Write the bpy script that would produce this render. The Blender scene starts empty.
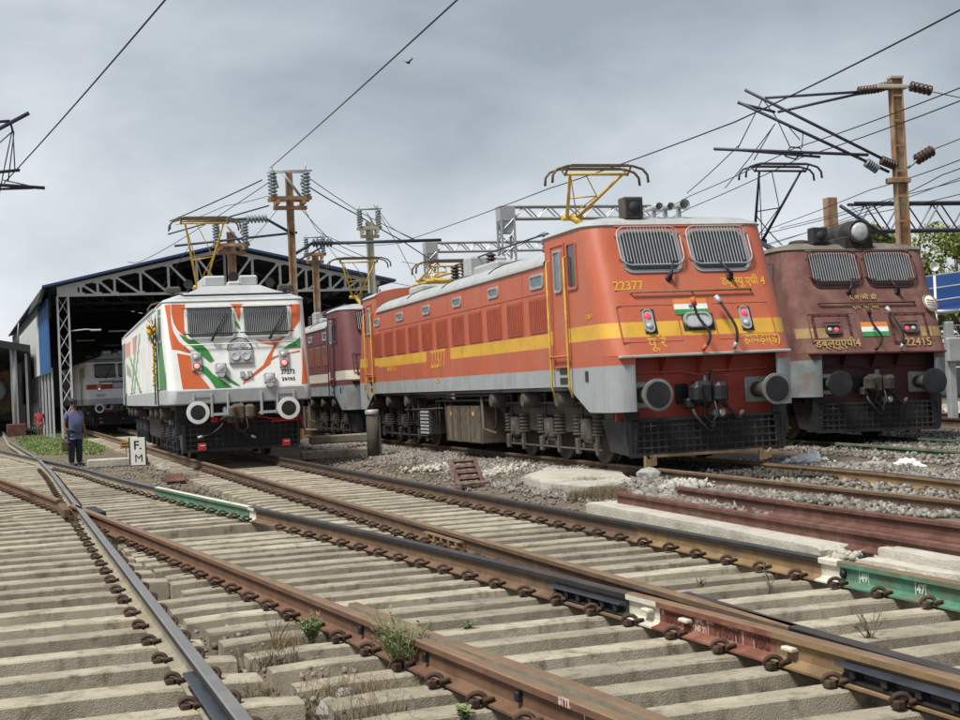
import bpy, bmesh, math, random
import numpy as np
from mathutils import Matrix, Vector
random.seed(7)
RNG = np.random.default_rng(11)
SC = bpy.context.scene
COL = SC.collection
PI = math.pi

# ------------------------------------------------------------------ camera
FPX, PITCH, ROLL, CAMH = 1374.64, 0.01779, 0.0476, 1.3988
cam_d = bpy.data.cameras.new('camera')
cam = bpy.data.objects.new('camera', cam_d)
COL.objects.link(cam)
cam_d.sensor_width = 36.0
cam_d.lens = FPX / 960 * 36.0
cam_d.clip_end = 5000
_r0, _u0 = Vector((1, 0, 0)), Vector((0, -math.sin(PITCH), math.cos(PITCH)))
_f = Vector((0, math.cos(PITCH), math.sin(PITCH)))
_r = _r0 * math.cos(ROLL) - _u0 * math.sin(ROLL)
_u = _r0 * math.sin(ROLL) + _u0 * math.cos(ROLL)
cam.matrix_world = Matrix(((_r.x, _u.x, -_f.x, 0), (_r.y, _u.y, -_f.y, 0), (_r.z, _u.z, -_f.z, CAMH), (0, 0, 0, 1)))
SC.camera = cam

def ray(u, v):
    X, Y = u - 480, v - 360
    d = _r * (X / FPX) - _u * (Y / FPX) + _f
    return d / d.y
def at(u, v, y):                                    # surveyed point at distance y
    return Vector((0, 0, CAMH)) + ray(u, v) * y
def gd(u, v, z=0.0):                                # surveyed point at height z
    d = ray(u, v)
    return Vector((0, 0, CAMH)) + d * ((z - CAMH) / d.z)

# ------------------------------------------------------------------ world and sun
SUN_EL, SUN_AZ = math.radians(60), math.radians(-132)
w = bpy.data.worlds.new('World')
SC.world = w
w.use_nodes = True
nt = w.node_tree
nt.nodes.clear()
def wn(t, **k):
    n = nt.nodes.new(t)
    for a, b in k.items(): setattr(n, a, b)
    return n
L = nt.links.new
sky = wn('ShaderNodeTexSky', sky_type='NISHITA', sun_disc=False)
sky.sun_elevation, sky.sun_rotation = SUN_EL, SUN_AZ
sky.air_density, sky.dust_density = 1.0, 2.0
tc = wn('ShaderNodeTexCoord')
sep = wn('ShaderNodeSeparateXYZ'); L(tc.outputs['Generated'], sep.inputs[0])
mp = wn('ShaderNodeMapping'); mp.inputs['Scale'].default_value = (1.0, 1.0, 1.9); mp.inputs['Location'].default_value = (3.4, 1.2, 0.3)
L(tc.outputs['Generated'], mp.inputs[0])
n1 = wn('ShaderNodeTexNoise'); n1.inputs['Scale'].default_value = 3.2; n1.inputs['Detail'].default_value = 7; n1.inputs['Roughness'].default_value = .48; n1.inputs['Distortion'].default_value = .3
L(mp.outputs[0], n1.inputs[0])
n2 = wn('ShaderNodeTexNoise'); n2.inputs['Scale'].default_value = 9.0; n2.inputs['Detail'].default_value = 6; n2.inputs['Distortion'].default_value = .5
L(mp.outputs[0], n2.inputs[0])
mixn = wn('ShaderNodeMath', operation='MULTIPLY_ADD'); L(n2.outputs[0], mixn.inputs[0]); mixn.inputs[1].default_value = .25; L(n1.outputs[0], mixn.inputs[2])
# the deck thins towards the horizon: brighter low down
alt = wn('ShaderNodeMath', operation='MULTIPLY'); L(sep.outputs[2], alt.inputs[0]); alt.inputs[1].default_value = -1.0
sm = wn('ShaderNodeMath', operation='ADD'); L(mixn.outputs[0], sm.inputs[0]); L(alt.outputs[0], sm.inputs[1])
azm = wn('ShaderNodeMath', operation='MULTIPLY_ADD'); L(sep.outputs[0], azm.inputs[0]); azm.inputs[1].default_value = -0.22; L(sm.outputs[0], azm.inputs[2])
ramp = wn('ShaderNodeValToRGB')
cr = ramp.color_ramp
cr.elements[0].position = .24; cr.elements[0].color = (3.0, 3.45, 3.95, 1)
cr.elements[1].position = .72; cr.elements[1].color = (7.1, 7.5, 7.85, 1)
e = cr.elements.new(.47); e.color = (4.65, 5.12, 5.58, 1)
L(azm.outputs[0], ramp.inputs[0])
mx = wn('ShaderNodeMixRGB'); mx.inputs[0].default_value = .94
L(sky.outputs[0], mx.inputs[1]); L(ramp.outputs[0], mx.inputs[2])
bg = wn('ShaderNodeBackground'); bg.inputs[1].default_value = .075
L(mx.outputs[0], bg.inputs[0])
out = wn('ShaderNodeOutputWorld'); L(bg.outputs[0], out.inputs[0])
sl = bpy.data.lights.new('sun', 'SUN'); sl.energy = 3.1; sl.angle = math.radians(16); sl.color = (1, .96, .89)
so = bpy.data.objects.new('sun', sl); COL.objects.link(so)
# light comes from over the camera's left shoulder
sd = Vector((math.sin(SUN_AZ) * math.cos(SUN_EL), math.cos(SUN_AZ) * math.cos(SUN_EL), math.sin(SUN_EL)))
so.rotation_euler = sd.to_track_quat('Z', 'Y').to_euler()
SC.view_settings.view_transform = 'Standard'
SC.view_settings.look = 'None'
SC.view_settings.exposure = 0.68
SC.view_settings.gamma = 1

# ------------------------------------------------------------------ materials
def M(name, col, rough=.75, metal=0.0, var=.15, scale=5.0, dirt=None, dscale=2.5, damt=.5, dlo=.48, bump=0.0, bscale=60.0, rnd=0.0, streak=None, emit=None, spec=.4, world=False, speck=None, island=0.0):
    m = bpy.data.materials.new(name); m.use_nodes = True
    t = m.node_tree; b = t.nodes['Principled BSDF']
    b.inputs['Roughness'].default_value = rough; b.inputs['Metallic'].default_value = metal
    b.inputs['Specular IOR Level'].default_value = spec
    N, K = t.nodes.new, t.links.new
    co = N('ShaderNodeTexCoord')
    src = co.outputs['Object']
    if world: src = N('ShaderNodeNewGeometry').outputs['Position']
    if rnd:
        oi = N('ShaderNodeObjectInfo'); va = N('ShaderNodeVectorMath'); va.operation = 'MULTIPLY_ADD'
        cmb = N('ShaderNodeCombineXYZ')
        for i in range(3): K(oi.outputs['Random'], cmb.inputs[i])
        K(cmb.outputs[0], va.inputs[0]); va.inputs[1].default_value = (37, 19, 53); K(src, va.inputs[2]); src = va.outputs[0]
    no = N('ShaderNodeTexNoise'); no.inputs['Scale'].default_value = scale; no.inputs['Detail'].default_value = 5; no.inputs['Roughness'].default_value = .6
    K(src, no.inputs[0])
    mr = N('ShaderNodeMapRange'); mr.inputs[1].default_value = .3; mr.inputs[2].default_value = .7; mr.inputs[3].default_value = 1 - var; mr.inputs[4].default_value = 1 + var
    K(no.outputs[0], mr.inputs[0]); fac = mr.outputs[0]
    if rnd:
        m2 = N('ShaderNodeMapRange'); m2.inputs[3].default_value = 1 - rnd; m2.inputs[4].default_value = 1 + rnd; K(oi.outputs['Random'], m2.inputs[0])
        mm = N('ShaderNodeMath'); mm.operation = 'MULTIPLY'; K(fac, mm.inputs[0]); K(m2.outputs[0], mm.inputs[1]); fac = mm.outputs[0]
    if island:
        m3 = N('ShaderNodeMapRange'); m3.inputs[3].default_value = 1 - island; m3.inputs[4].default_value = 1 + island; K(N('ShaderNodeNewGeometry').outputs['Random Per Island'], m3.inputs[0])
        mm3 = N('ShaderNodeMath'); mm3.operation = 'MULTIPLY'; K(fac, mm3.inputs[0]); K(m3.outputs[0], mm3.inputs[1]); fac = mm3.outputs[0]
    vm = N('ShaderNodeVectorMath'); vm.operation = 'SCALE'; vm.inputs[0].default_value = col[:3]; K(fac, vm.inputs['Scale'])
    c = vm.outputs[0]
    def over(c, dcol, sc, amt, lo, stretch=None):
        d = N('ShaderNodeTexNoise'); d.inputs['Detail'].default_value = 7; d.inputs['Roughness'].default_value = .62; d.inputs['Scale'].default_value = sc
        s2 = src
        if stretch:
            mpn = N('ShaderNodeMapping'); mpn.inputs['Scale'].default_value = stretch; K(src, mpn.inputs[0]); s2 = mpn.outputs[0]
        K(s2, d.inputs[0])
        r = N('ShaderNodeMapRange'); r.inputs[1].default_value = lo; r.inputs[2].default_value = lo + .2; r.inputs[4].default_value = amt; K(d.outputs[0], r.inputs[0])
        x = N('ShaderNodeMixRGB'); K(r.outputs[0], x.inputs[0]); K(c, x.inputs[1]); x.inputs[2].default_value = (*dcol[:3], 1)
        return x.outputs[0]
    if dirt: c = over(c, dirt, dscale, damt, dlo)
    if speck: c = over(c, speck[0], 23.0, speck[1], .56)
    if streak: c = over(c, streak[0], 1.0, streak[1], streak[2] if len(streak) > 2 else .5, (9, 9, .9))
    K(c, b.inputs['Base Color'])
    rr_ = N('ShaderNodeMapRange'); rr_.inputs[1].default_value = .3; rr_.inputs[2].default_value = .7; rr_.inputs[3].default_value = max(.05, rough - .13); rr_.inputs[4].default_value = min(1, rough + .13); K(no.outputs[0], rr_.inputs[0]); K(rr_.outputs[0], b.inputs['Roughness'])
    if bump:
        bn = N('ShaderNodeTexNoise'); bn.inputs['Scale'].default_value = bscale; bn.inputs['Detail'].default_value = 4; K(src, bn.inputs[0])
        bp = N('ShaderNodeBump'); bp.inputs['Strength'].default_value = bump; bp.inputs['Distance'].default_value = .02; K(bn.outputs[0], bp.inputs['Height']); K(bp.outputs[0], b.inputs['Normal'])
    if emit:
        b.inputs['Emission Color'].default_value = (*emit[:3], 1); b.inputs['Emission Strength'].default_value = emit[3]
    return m
DUST = (.24, .19, .13)
m_conc = M('sleeper_concrete', (.37, .328, .25), .9, var=.3, scale=3.5, dirt=(.12, .098, .07), dscale=7, damt=.85, dlo=.5, streak=((.075, .063, .047), .6, .55), bump=.35, bscale=110, rnd=.22, spec=.2, world=True, speck=((.45, .42, .35), .5))
m_conc2 = M('pale_concrete', (.46, .44, .38), .9, var=.16, scale=6, dirt=(.2, .18, .15), dscale=3, damt=.6, bump=.5, bscale=30, spec=.2)
m_rust = M('rust_brown_rail', (.125, .08, .053), .85, var=.25, scale=5, dirt=(.2, .135, .08), dscale=3, damt=.6, bump=.15, bscale=120, spec=.25)
m_rustd = M('deep_rust_rail', (.145, .078, .05), .85, var=.22, scale=5, dirt=(.2, .125, .075), dscale=3, damt=.5, bump=.15, bscale=120, spec=.25)
m_ochre = M('ochre_rail', (.24, .16, .085), .85, var=.2, scale=5, dirt=(.13, .085, .05), dscale=4, damt=.65, bump=.15, bscale=120, spec=.25)
m_casting = M('casting_rust', (.16, .095, .08), .9, var=.3, scale=9, dirt=(.3, .26, .22), dscale=7, damt=.7, bump=.3, spec=.2)
m_dark_rust = M('dark_red_rust', (.125, .058, .045), .85, var=.3, scale=4, dirt=(.2, .125, .095), dscale=5, damt=.6, bump=.2, bscale=90, spec=.25)
m_tan = M('brown_tan_rail', (.165, .105, .066), .85, var=.25, scale=5, dirt=(.09, .06, .042), dscale=4, damt=.7, bump=.15, bscale=120, spec=.25)
m_redprint = M('red_oxide_rail', (.185, .07, .05), .8, var=.2, scale=6, dirt=(.3, .18, .11), dscale=6, damt=.5, spec=.25)
m_dustrail = M('dusty_rail_web', (.27, .245, .185), .9, var=.2, scale=6, dirt=(.2, .13, .08), dscale=4, damt=.6, spec=.2)
m_steel = M('worn_rail_head', (.2, .2, .205), .33, .85, var=.15, scale=3, dirt=(.12, .09, .07), dscale=2, damt=.5)
m_bright = M('polished_rail_head', (.30, .285, .275), .42, .7, var=.1, scale=3)
m_darkhead = M('dark_rail_head', (.05, .044, .042), .55, .15, var=.2, scale=3, dirt=(.12, .08, .06), damt=.4)
m_brownhead = M('brown_rail_head', (.21, .14, .085), .6, .2, var=.2, scale=4, dirt=(.2, .11, .06), damt=.5)
m_green = M('green_paint_rail', (.085, .20, .135), .8, var=.3, scale=8, dirt=(.14, .125, .07), dscale=6, damt=.9, dlo=.45, spec=.25)
m_cream = M('cream_paint', (.58, .55, .46), .8, var=.1, scale=7, dirt=(.3, .25, .17), damt=.5)
m_black = M('black_steel', (.025, .026, .03), .55, .3, var=.3, scale=6, dirt=(.06, .05, .045), damt=.5)
m_bluesteel = M('blue_black_steel', (.05, .057, .07), .45, .4, var=.2, scale=4)
m_clip = M('clip_rust', (.075, .047, .033), .8, .1, var=.3, scale=30, rnd=.25, spec=.3)
m_dirt = M('ground_dirt', (.16, .13, .095), .95, var=.3, scale=1.4, dirt=(.10, .085, .065), dscale=.9, damt=.8, bump=.9, bscale=26, spec=.15)
m_stone = M('ballast_stone', (.225, .21, .185), .9, var=.3, scale=11, island=.5, dirt=(.15, .125, .095), dscale=1.2, damt=.6, bump=.3, bscale=60, spec=.2)
m_stone2 = M('grey_stone', (.36, .35, .32), .9, var=.25, scale=9, rnd=.2, bump=.4, bscale=40, spec=.2)
m_plaster = M('white_plaster_heap', (.82, .81, .79), .95, var=.12, scale=7, bump=.5, bscale=20)
m_grass = M('grass_green', (.17, .235, .07), .8, var=.45, scale=1.2, island=.4)
m_dry = M('dry_grass', (.17, .13, .075), .9, var=.4, scale=9, island=.5)
m_weed = M('weed_green', (.19, .25, .095), .8, var=.4, scale=12)
m_leaf = M('tree_leaf', (.13, .165, .04), .75, var=.55, scale=1.1, island=.45)
m_leaf2 = M('tree_leaf_light', (.22, .26, .065), .75, var=.5, scale=1.1)
m_bark = M('bark', (.1, .075, .055), .95, var=.3, scale=8)
m_glass = M('dark_window_glass', (.03, .036, .042), .1, var=.2, scale=2, spec=.6)
m_glassw = M('grey_window_glass', (.075, .082, .09), .15, var=.3, scale=2, spec=.6)
m_shadebal = M('shadow_ballast', (.055, .05, .045), .85, var=.4, scale=9)  # near-black stone colour, paints in the shade below the locomotives
m_glassb = M('pale_window_glass', (.13, .16, .18), .2, var=.3, scale=4, spec=.6)
m_grey = M('grey_paint', (.36, .37, .36), .55, var=.1, scale=3, dirt=(.2, .19, .17), damt=.35)
m_silver = M('galvanised_steel', (.40, .42, .43), .5, .3, var=.1, scale=5, dirt=(.24, .2, .17), damt=.35)
m_truss = M('pale_truss_paint', (.52, .54, .55), .6, var=.08, scale=3)
m_under = M('underframe_grime', (.03, .027, .025), .85, .0, var=.4, scale=6, dirt=(.11, .09, .07), dscale=4, damt=.7)
m_under2 = M('dusty_grey_underframe', (.085, .075, .062), .85, var=.3, scale=7, dirt=(.06, .05, .045), dscale=5, damt=.6)
m_brownbox = M('brown_equipment_box', (.09, .075, .055), .8, var=.3, scale=7, dirt=(.19, .14, .08), damt=.7)
m_wheel = M('wheel_steel', (.06, .05, .045), .6, .4, var=.3, scale=6)
m_yel = M('yellow_print', (.62, .36, .04), .65, var=.12, scale=9)
m_yelp = M('yellow_pantograph', (.55, .36, .05), .6, var=.2, scale=8, dirt=(.1, .08, .05), damt=.5)
m_white = M('white_print', (.75, .75, .72), .6, var=.06, scale=9)
m_ink = M('black_print', (.03, .03, .035), .7, var=.05)
m_saff = M('saffron', (.66, .22, .05), .6, var=.08)
m_grn = M('flag_green', (.045, .26, .07), .6, var=.08)
m_red = M('signal_red', (.45, .03, .03), .6, var=.12)
m_orp = M('orange_pipe', (.5, .12, .05), .6, var=.15)
m_lred = M('red_lamp_lens', (.5, .05, .09), .3, emit=(1, .08, .16, .4))
m_lwhite = M('clear_lamp_lens', (.45, .47, .48), .15, var=.2, scale=30, spec=.7)
m_lpale = M('lit_tail_lens', (.7, .2, .18), .3, emit=(1, .45, .4, .5))
m_insul = M('brown_insulator', (.06, .035, .03), .3, var=.15)
m_insulg = M('grey_insulator', (.16, .2, .2), .35, var=.15)
m_wire = M('overhead_wire', (.03, .03, .035), .6, .4)
m_mast = M('rusty_mast', (.26, .14, .075), .85, var=.3, scale=2.5, dirt=(.4, .34, .24), dscale=1.6, damt=.8, dlo=.45)
m_mastp = M('pale_mast', (.42, .40, .31), .85, var=.15, scale=2.5, dirt=(.3, .2, .11), damt=.5)
m_conduit = M('cantilever_tube', (.06, .065, .08), .5, .5, var=.15)
m_shedblue = M('blue_sheet', (.06, .16, .36), .6, var=.08, scale=.4, dirt=(.1, .18, .3), damt=.3)
m_shedgrey = M('grey_sheet', (.5, .52, .5), .7, var=.1, scale=.5, dirt=(.38, .38, .35), damt=.4)
m_verge = M('verge_blue', (.035, .07, .19), .6, var=.1)
m_shedroof = M('dark_blue_roof_sheet', (.04, .05, .08), .6, var=.12, scale=.4)
m_inside = M('dark_sheet', (.035, .036, .038), .9, var=.3, scale=.4)  # near-black tone for inner trusses, columns, walls and the old shed
m_tarp = M('blue_tarp', (.05, .13, .42), .6, var=.12, scale=1.2)
m_skin = M('skin', (.19, .10, .065), .6, var=.08)
m_shirt = M('blue_grey_shirt', (.105, .115, .21), .85, var=.15, scale=14)
m_trou = M('navy_trousers', (.028, .03, .055), .85, var=.2, scale=10)
m_cap = M('dark_cap', (.02, .021, .027), .8)
m_hair = M('black_hair', (.012, .011, .01), .6)
m_bag = M('brown_black_bag', (.04, .022, .018), .6)
m_rshirt = M('red_shirt', (.38, .045, .07), .85)
m_shorts = M('khaki_shorts', (.34, .27, .19), .85)
m_hose = M('rubber_hose', (.03, .028, .028), .6)

# ------------------------------------------------------------------ mesh helpers
class MB:
    def __init__(s): s.b = bmesh.new()
    def faces_from(s, vs, fs, mi=0, sm=False):
        v = [s.b.verts.new(p) for p in vs]
        for f in fs:
            try:
                q = s.b.faces.new([v[i] for i in f]); q.material_index = mi; q.smooth = sm
            except ValueError: pass
        return v
    def box(s, x0, x1, y0, y1, z0, z1, mi=0, bev=0.0, mx=None):
        P = [(x0, y0, z0), (x1, y0, z0), (x1, y1, z0), (x0, y1, z0), (x0, y0, z1), (x1, y0, z1), (x1, y1, z1), (x0, y1, z1)]
        F = [(0, 3, 2, 1), (4, 5, 6, 7), (0, 1, 5, 4), (1, 2, 6, 5), (2, 3, 7, 6), (3, 0, 4, 7)]
        if mx is not None: P = [mx @ Vector(p) for p in P]
        if not bev: s.faces_from(P, F, mi); return s
        t = bmesh.new()
        v = [t.verts.new(p) for p in P]
        for f in F: t.faces.new([v[i] for i in f]).material_index = mi
        bmesh.ops.bevel(t, geom=t.edges[:], offset=bev, segments=1, affect='EDGES', profile=.5)
        s.merge(t); t.free(); return s
    def merge(s, t):
        t.verts.index_update()
        v = [s.b.verts.new(q.co) for q in t.verts]
        for f in t.faces:
            q = s.b.faces.new([v[i.index] for i in f.verts]); q.material_index = f.material_index; q.smooth = f.smooth
    def tube(s, pts, r, n=6, mi=0, cap=True, sm=True):
        pts = [Vector(p) for p in pts]; k = len(pts)
        rs = r if isinstance(r, (list, tuple)) else [r] * k
        rings = []; up = None
        for i, p in enumerate(pts):
            d = (pts[min(i + 1, k - 1)] - pts[max(i - 1, 0)])
            if d.length < 1e-9: d = Vector((0, 0, 1))
            d.normalize()
            if up is None: up = Vector((0, 0, 1)) if abs(d.z) < .9 else Vector((1, 0, 0))
            a = d.cross(up)
            if a.length < 1e-6: a = d.orthogonal()
            a.normalize(); c = a.cross(d); up = c
            rings.append([s.b.verts.new(p + (a * math.cos(2 * PI * j / n) + c * math.sin(2 * PI * j / n)) * rs[i]) for j in range(n)])
        for i in range(k - 1):
            for j in range(n):
                f = s.b.faces.new((rings[i][j], rings[i][(j + 1) % n], rings[i + 1][(j + 1) % n], rings[i + 1][j])); f.material_index = mi; f.smooth = sm
        if cap:
            f = s.b.faces.new(rings[0][::-1]); f.material_index = mi
            f = s.b.faces.new(rings[-1]); f.material_index = mi
        return s
    def lathe(s, prof, c=(0, 0, 0), axis='Z', n=16, mi=0, sm=True):   # prof [(r, h)]
        mats = mi if isinstance(mi, (list, tuple)) else [mi] * (len(prof) - 1)
        def pos(r, h, a):
            x, y = r * math.cos(a), r * math.sin(a)
            q = (x, y, h) if axis == 'Z' else ((x, -h, y) if axis == 'Y' else (-h, x, y))   # 'Y': h points to -y, 'X': h points to -x
            return Vector(q) + Vector(c)
        R = [[s.b.verts.new(pos(max(r, 1e-4), h, 2 * PI * j / n)) for j in range(n)] for r, h in prof]
        for i in range(len(prof) - 1):
            for j in range(n):
                f = s.b.faces.new((R[i][j], R[i][(j + 1) % n], R[i + 1][(j + 1) % n], R[i + 1][j])); f.material_index = mats[i]; f.smooth = sm
        for Q, k in ((R[0], 0), (R[-1], -1)):
            if prof[k][0] > 1e-3: f = s.b.faces.new(Q if k else Q[::-1]); f.material_index = mats[k]
        return s
    def prism(s, poly, a0, a1, fn, mi=0, bev=0):          # fn(p, q, a) -> xyz
        n = len(poly)
        P = [fn(p, q, a0) for p, q in poly] + [fn(p, q, a1) for p, q in poly]
        F = [tuple(range(n))[::-1], tuple(range(n, 2 * n))] + [(i, (i + 1) % n, n + (i + 1) % n, n + i) for i in range(n)]
        s.faces_from(P, F, mi); return s
    def ring(s, outer, inner, a0, a1, fn, mi=0):          # frame between two loops of equal length
        n = len(outer)
        P = [fn(p, q, a0) for p, q in outer] + [fn(p, q, a0) for p, q in inner] + [fn(p, q, a1) for p, q in outer] + [fn(p, q, a1) for p, q in inner]
        F = []
        for i in range(n):
            j = (i + 1) % n
            F += [(2 * n + i, 2 * n + j, 3 * n + j, 3 * n + i), (i, j, 2 * n + j, 2 * n + i), (n + j, n + i, 3 * n + i, 3 * n + j)]
        s.faces_from(P, F, mi); return s
    def build(s, name, mats, parent=None, mtx=None, sharp=None):
        bmesh.ops.recalc_face_normals(s.b, faces=s.b.faces[:])
        me = bpy.data.meshes.new(name); s.b.to_mesh(me); s.b.free()
        for m in (mats if isinstance(mats, (list, tuple)) else [mats]): me.materials.append(m)
        if sharp: me.set_sharp_from_angle(angle=math.radians(sharp))
        return link(name, me, parent, mtx)
def link(name, me, parent=None, mtx=None):
    o = bpy.data.objects.new(name, me); COL.objects.link(o)
    if parent is not None: o.parent = parent
    if mtx is not None: o.matrix_basis = mtx
    return o
def tag(o, label=None, cat=None, group=None, kind=None):
    if label: o['label'] = label
    if cat: o['category'] = cat
    if group: o['group'] = group
    if kind: o['kind'] = kind
    return o
def thing(name, label, cat, loc=(0, 0, 0), rz=0.0, group=None):
    o = bpy.data.objects.new(name, None); COL.objects.link(o); o.location = loc; o.rotation_euler = (0, 0, rz); o.empty_display_size = .2
    return tag(o, label, cat, group)
XY = lambda p, q, a: (p, q, a)
def rrect(w, h, r, n=4, cx=0, cy=0):
    o = []
    for sx, sy, a0 in ((1, 1, 0), (-1, 1, .5), (-1, -1, 1), (1, -1, 1.5)):
        for i in range(n + 1):
            a = (a0 + .5 * i / n) * PI
            o.append((cx + sx * (w / 2 - r) + r * math.cos(a), cy + sy * (h / 2 - r) + r * math.sin(a)))
    return o
def npmesh(name, V, F, mat, parent=None):                    # big meshes straight from arrays, F all the same size
    me = bpy.data.meshes.new(name); V = np.asarray(V, np.float32); F = np.asarray(F, np.int32); k = F.shape[1]
    me.vertices.add(len(V)); me.vertices.foreach_set('co', V.ravel())
    me.loops.add(F.size); me.loops.foreach_set('vertex_index', F.ravel())
    me.polygons.add(len(F)); me.polygons.foreach_set('loop_start', np.arange(0, F.size, k, dtype=np.int32)); me.polygons.foreach_set('loop_total', np.full(len(F), k, np.int32))
    me.update(); me.materials.append(mat)
    return link(name, me, parent)
def text(s, size, mat, name, parent, mtx, ext=.002, align='CENTER', sx=1.0, off=.003):
    cu = bpy.data.curves.new('lettering', 'FONT'); cu.body = s; cu.size = size; cu.extrude = ext; cu.align_x = align; cu.align_y = 'CENTER'; cu.resolution_u = 3; cu.offset = off
    o = bpy.data.objects.new('lettering', cu); COL.objects.link(o)
    bpy.context.view_layer.update()
    me = bpy.data.meshes.new_from_object(o.evaluated_get(bpy.context.evaluated_depsgraph_get()))
    bpy.data.objects.remove(o); bpy.data.curves.remove(cu)
    me.materials.clear(); me.materials.append(mat)
    if sx != 1: me.transform(Matrix.Diagonal((sx, 1, 1, 1)))
    return link(name, me, parent, mtx)
# ------------------------------------------------------------------ rails (surveyed centre lines on the ground, x as a function of y)
def lin(pts):
    ys = [q[1] for q in pts]; xs = [q[0] for q in pts]
    def f(y):
        if y <= ys[0]: return xs[0] + (y - ys[0]) * (xs[1] - xs[0]) / (ys[1] - ys[0])
        for i in range(len(ys) - 1):
            if y <= ys[i + 1]: return xs[i] + (y - ys[i]) * (xs[i + 1] - xs[i]) / (ys[i + 1] - ys[i])
        return xs[-1] + (y - ys[-1]) * (xs[-1] - xs[-2]) / (ys[-1] - ys[-2])
    return f
rA = lambda y: 2.545 - .3454 * (y - 10)
rB = lambda y: .796 - .3463 * (y - 10)
def rC(y):
    t = min(max(y, 4), 29) - 10
    return .4642 - .43662 * t - .0058116 * t * t + .00023418 * t ** 3 + (y - 29 if y > 29 else min(0, y - 4)) * (-.47)
def rD(y):
    t = min(y, 27) - 10
    return -1.466 - .46355 * t - .00056 * t * t + (max(0, y - 27)) * (-.48)
_eref = [(-1.1 + .35 * 2.3, 3.66), (-6.02, 20.06), (-9.08, 28.85), (-11.83, 36.5), (-19.04, 55.3), (-29.65, 84.8)]
_el = lin(_eref)
rE = lambda y: -4.246 - .3498 * (y - 15) if y < 20 else _el(y)
E3 = lambda y: rE(y) - 1.85

H_R = .172                                          # rail height, head top at z = 0
PROF = [(-.075, -.172), (.075, -.172), (.075, -.16), (.02, -.146), (.009, -.13), (.009, -.052), (.036, -.04), (.036, -.008), (.028, 0), (-.028, 0), (-.036, -.008), (-.036, -.04), (-.009, -.052), (-.009, -.13), (-.02, -.146), (-.075, -.16)]
HEAD = {7, 8, 9}
def rail_mb(pts, mb=None, zoff=0.0, head=HEAD, prof=PROF, caps=(0, 0), side3=False):
    mb = mb or MB(); R = []; k = len(pts); n = len(prof)
    for i, p in enumerate(pts):
        d = Vector(pts[min(i + 1, k - 1)]) - Vector(pts[max(i - 1, 0)]); d.normalize(); r = Vector((d.y, -d.x))
        R.append([mb.b.verts.new((p[0] + r.x * a, p[1] + r.y * a, z + zoff)) for a, z in prof])
    for i in range(k - 1):
        for j in range(n):
            f = mb.b.faces.new((R[i][j], R[i][(j + 1) % n], R[i + 1][(j + 1) % n], R[i + 1][j])); f.material_index = 1 if j in head else (2 if side3 and j in (5, 6, 10, 11) else 0)
    for Q, c in ((R[0], caps[0]), (R[-1], caps[1])):
        f = mb.b.faces.new(Q); f.material_index = c
    return mb
def span(fn, y0, y1, step=1.2):
    n = max(2, int(abs(y1 - y0) / step) + 1)
    return [(fn(y), y) for y in np.linspace(y0, y1, n)]

# sleepers -----------------------------------------------------------
def sleeper_mesh(seed):
    r = random.Random(seed); b = MB(); n = 17; prof0 = [(-.125, -.2), (.125, -.2), (.104, -.009), (.094, 0), (-.094, 0), (-.104, -.009)]
    R = []
    for i in range(n):
        x = -.5 + i / (n - 1); e = 1 - (.012 if i in (0, n - 1) else 0)
        R.append([b.b.verts.new((x, q[0] * e + r.uniform(-.002, .002), q[1] - (.014 if i in (0, n - 1) and q[1] > -.1 else 0) + r.uniform(-.002, .0015) - (r.uniform(.006, .018) if abs(q[0]) > .1 and q[1] > -.1 and r.random() < .08 else 0))) for q in prof0])
    for i in range(n - 1):
        for j in range(6): b.b.faces.new((R[i][j], R[i][(j + 1) % 6], R[i + 1][(j + 1) % 6], R[i + 1][j]))
    b.b.faces.new(R[0]); b.b.faces.new(R[-1])
    o = b.build('sleeper', m_conc); me = o.data; bpy.data.objects.remove(o); return me
SLEEP = [sleeper_mesh(i) for i in range(7)]
def clip_mesh():
    b = MB()
    pts = [(.0, .0, .012)]
    for k in range(11):
        a = -PI * .5 + k * 2 * PI * .86 / 10
        pts.append((.05 + .036 * math.cos(a), .008 * (k - 5), .034 + .027 * math.sin(a)))
    pts += [(.03, .055, .035), (-.02, .06, .03)]
    b.tube(pts, .0145, 5)
    b.box(.04, .09, -.03, .03, -.006, .036, bev=.008)
    o = b.build('rail_clip', m_clip); me = o.data; bpy.data.objects.remove(o); return me
CLIP = clip_mesh()
class Track:
    def __init__(s, label):
        s.root = thing('railway_track', label, 'track'); s.nc = 0; s.extra = MB()
    def sleeper(s, x0, x1, y, slope, z=-.18):                # end points on the line through (.., y) with direction slope
        x0 += random.uniform(-.03, .03); x1 += random.uniform(-.03, .03); c = Vector(((x0 + x1) / 2, y + random.uniform(-.02, .02), z + random.uniform(-.006, .003))); a = math.atan(slope)
        ln = (x1 - x0) / math.cos(a)
        o = link('sleeper', random.choice(SLEEP), s.root)
        o.matrix_basis = Matrix.Translation(c) @ Matrix.Rotation(a + random.uniform(-.006, .006), 4, 'Z') @ Matrix.Rotation(random.uniform(-.03, .03), 4, 'X') @ Matrix.Diagonal((ln, random.uniform(.86, 1.12), 1, 1))
    def clip(s, x, y, head, side, z=-.172):
        p = Vector((x + side * .06 * math.cos(head), y - side * .06 * math.sin(head), z + random.uniform(-.003, .004)))
        m = Matrix.Translation(p) @ Matrix.Rotation(-head + (PI if side < 0 else 0) + random.uniform(-.12, .12), 4, 'Z')
        s.nc += 1
        if s.nc <= 298: link('rail_clip', CLIP, s.root, m)
        else:
            t = bmesh.new(); t.from_mesh(CLIP); t.transform(m); s.extra.merge(t); t.free()
    def finish(s):
        if s.nc > 298: tag(s.extra.build('rail_clip', m_clip, s.root), kind='stuff')
        else: s.extra.b.free()
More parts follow.
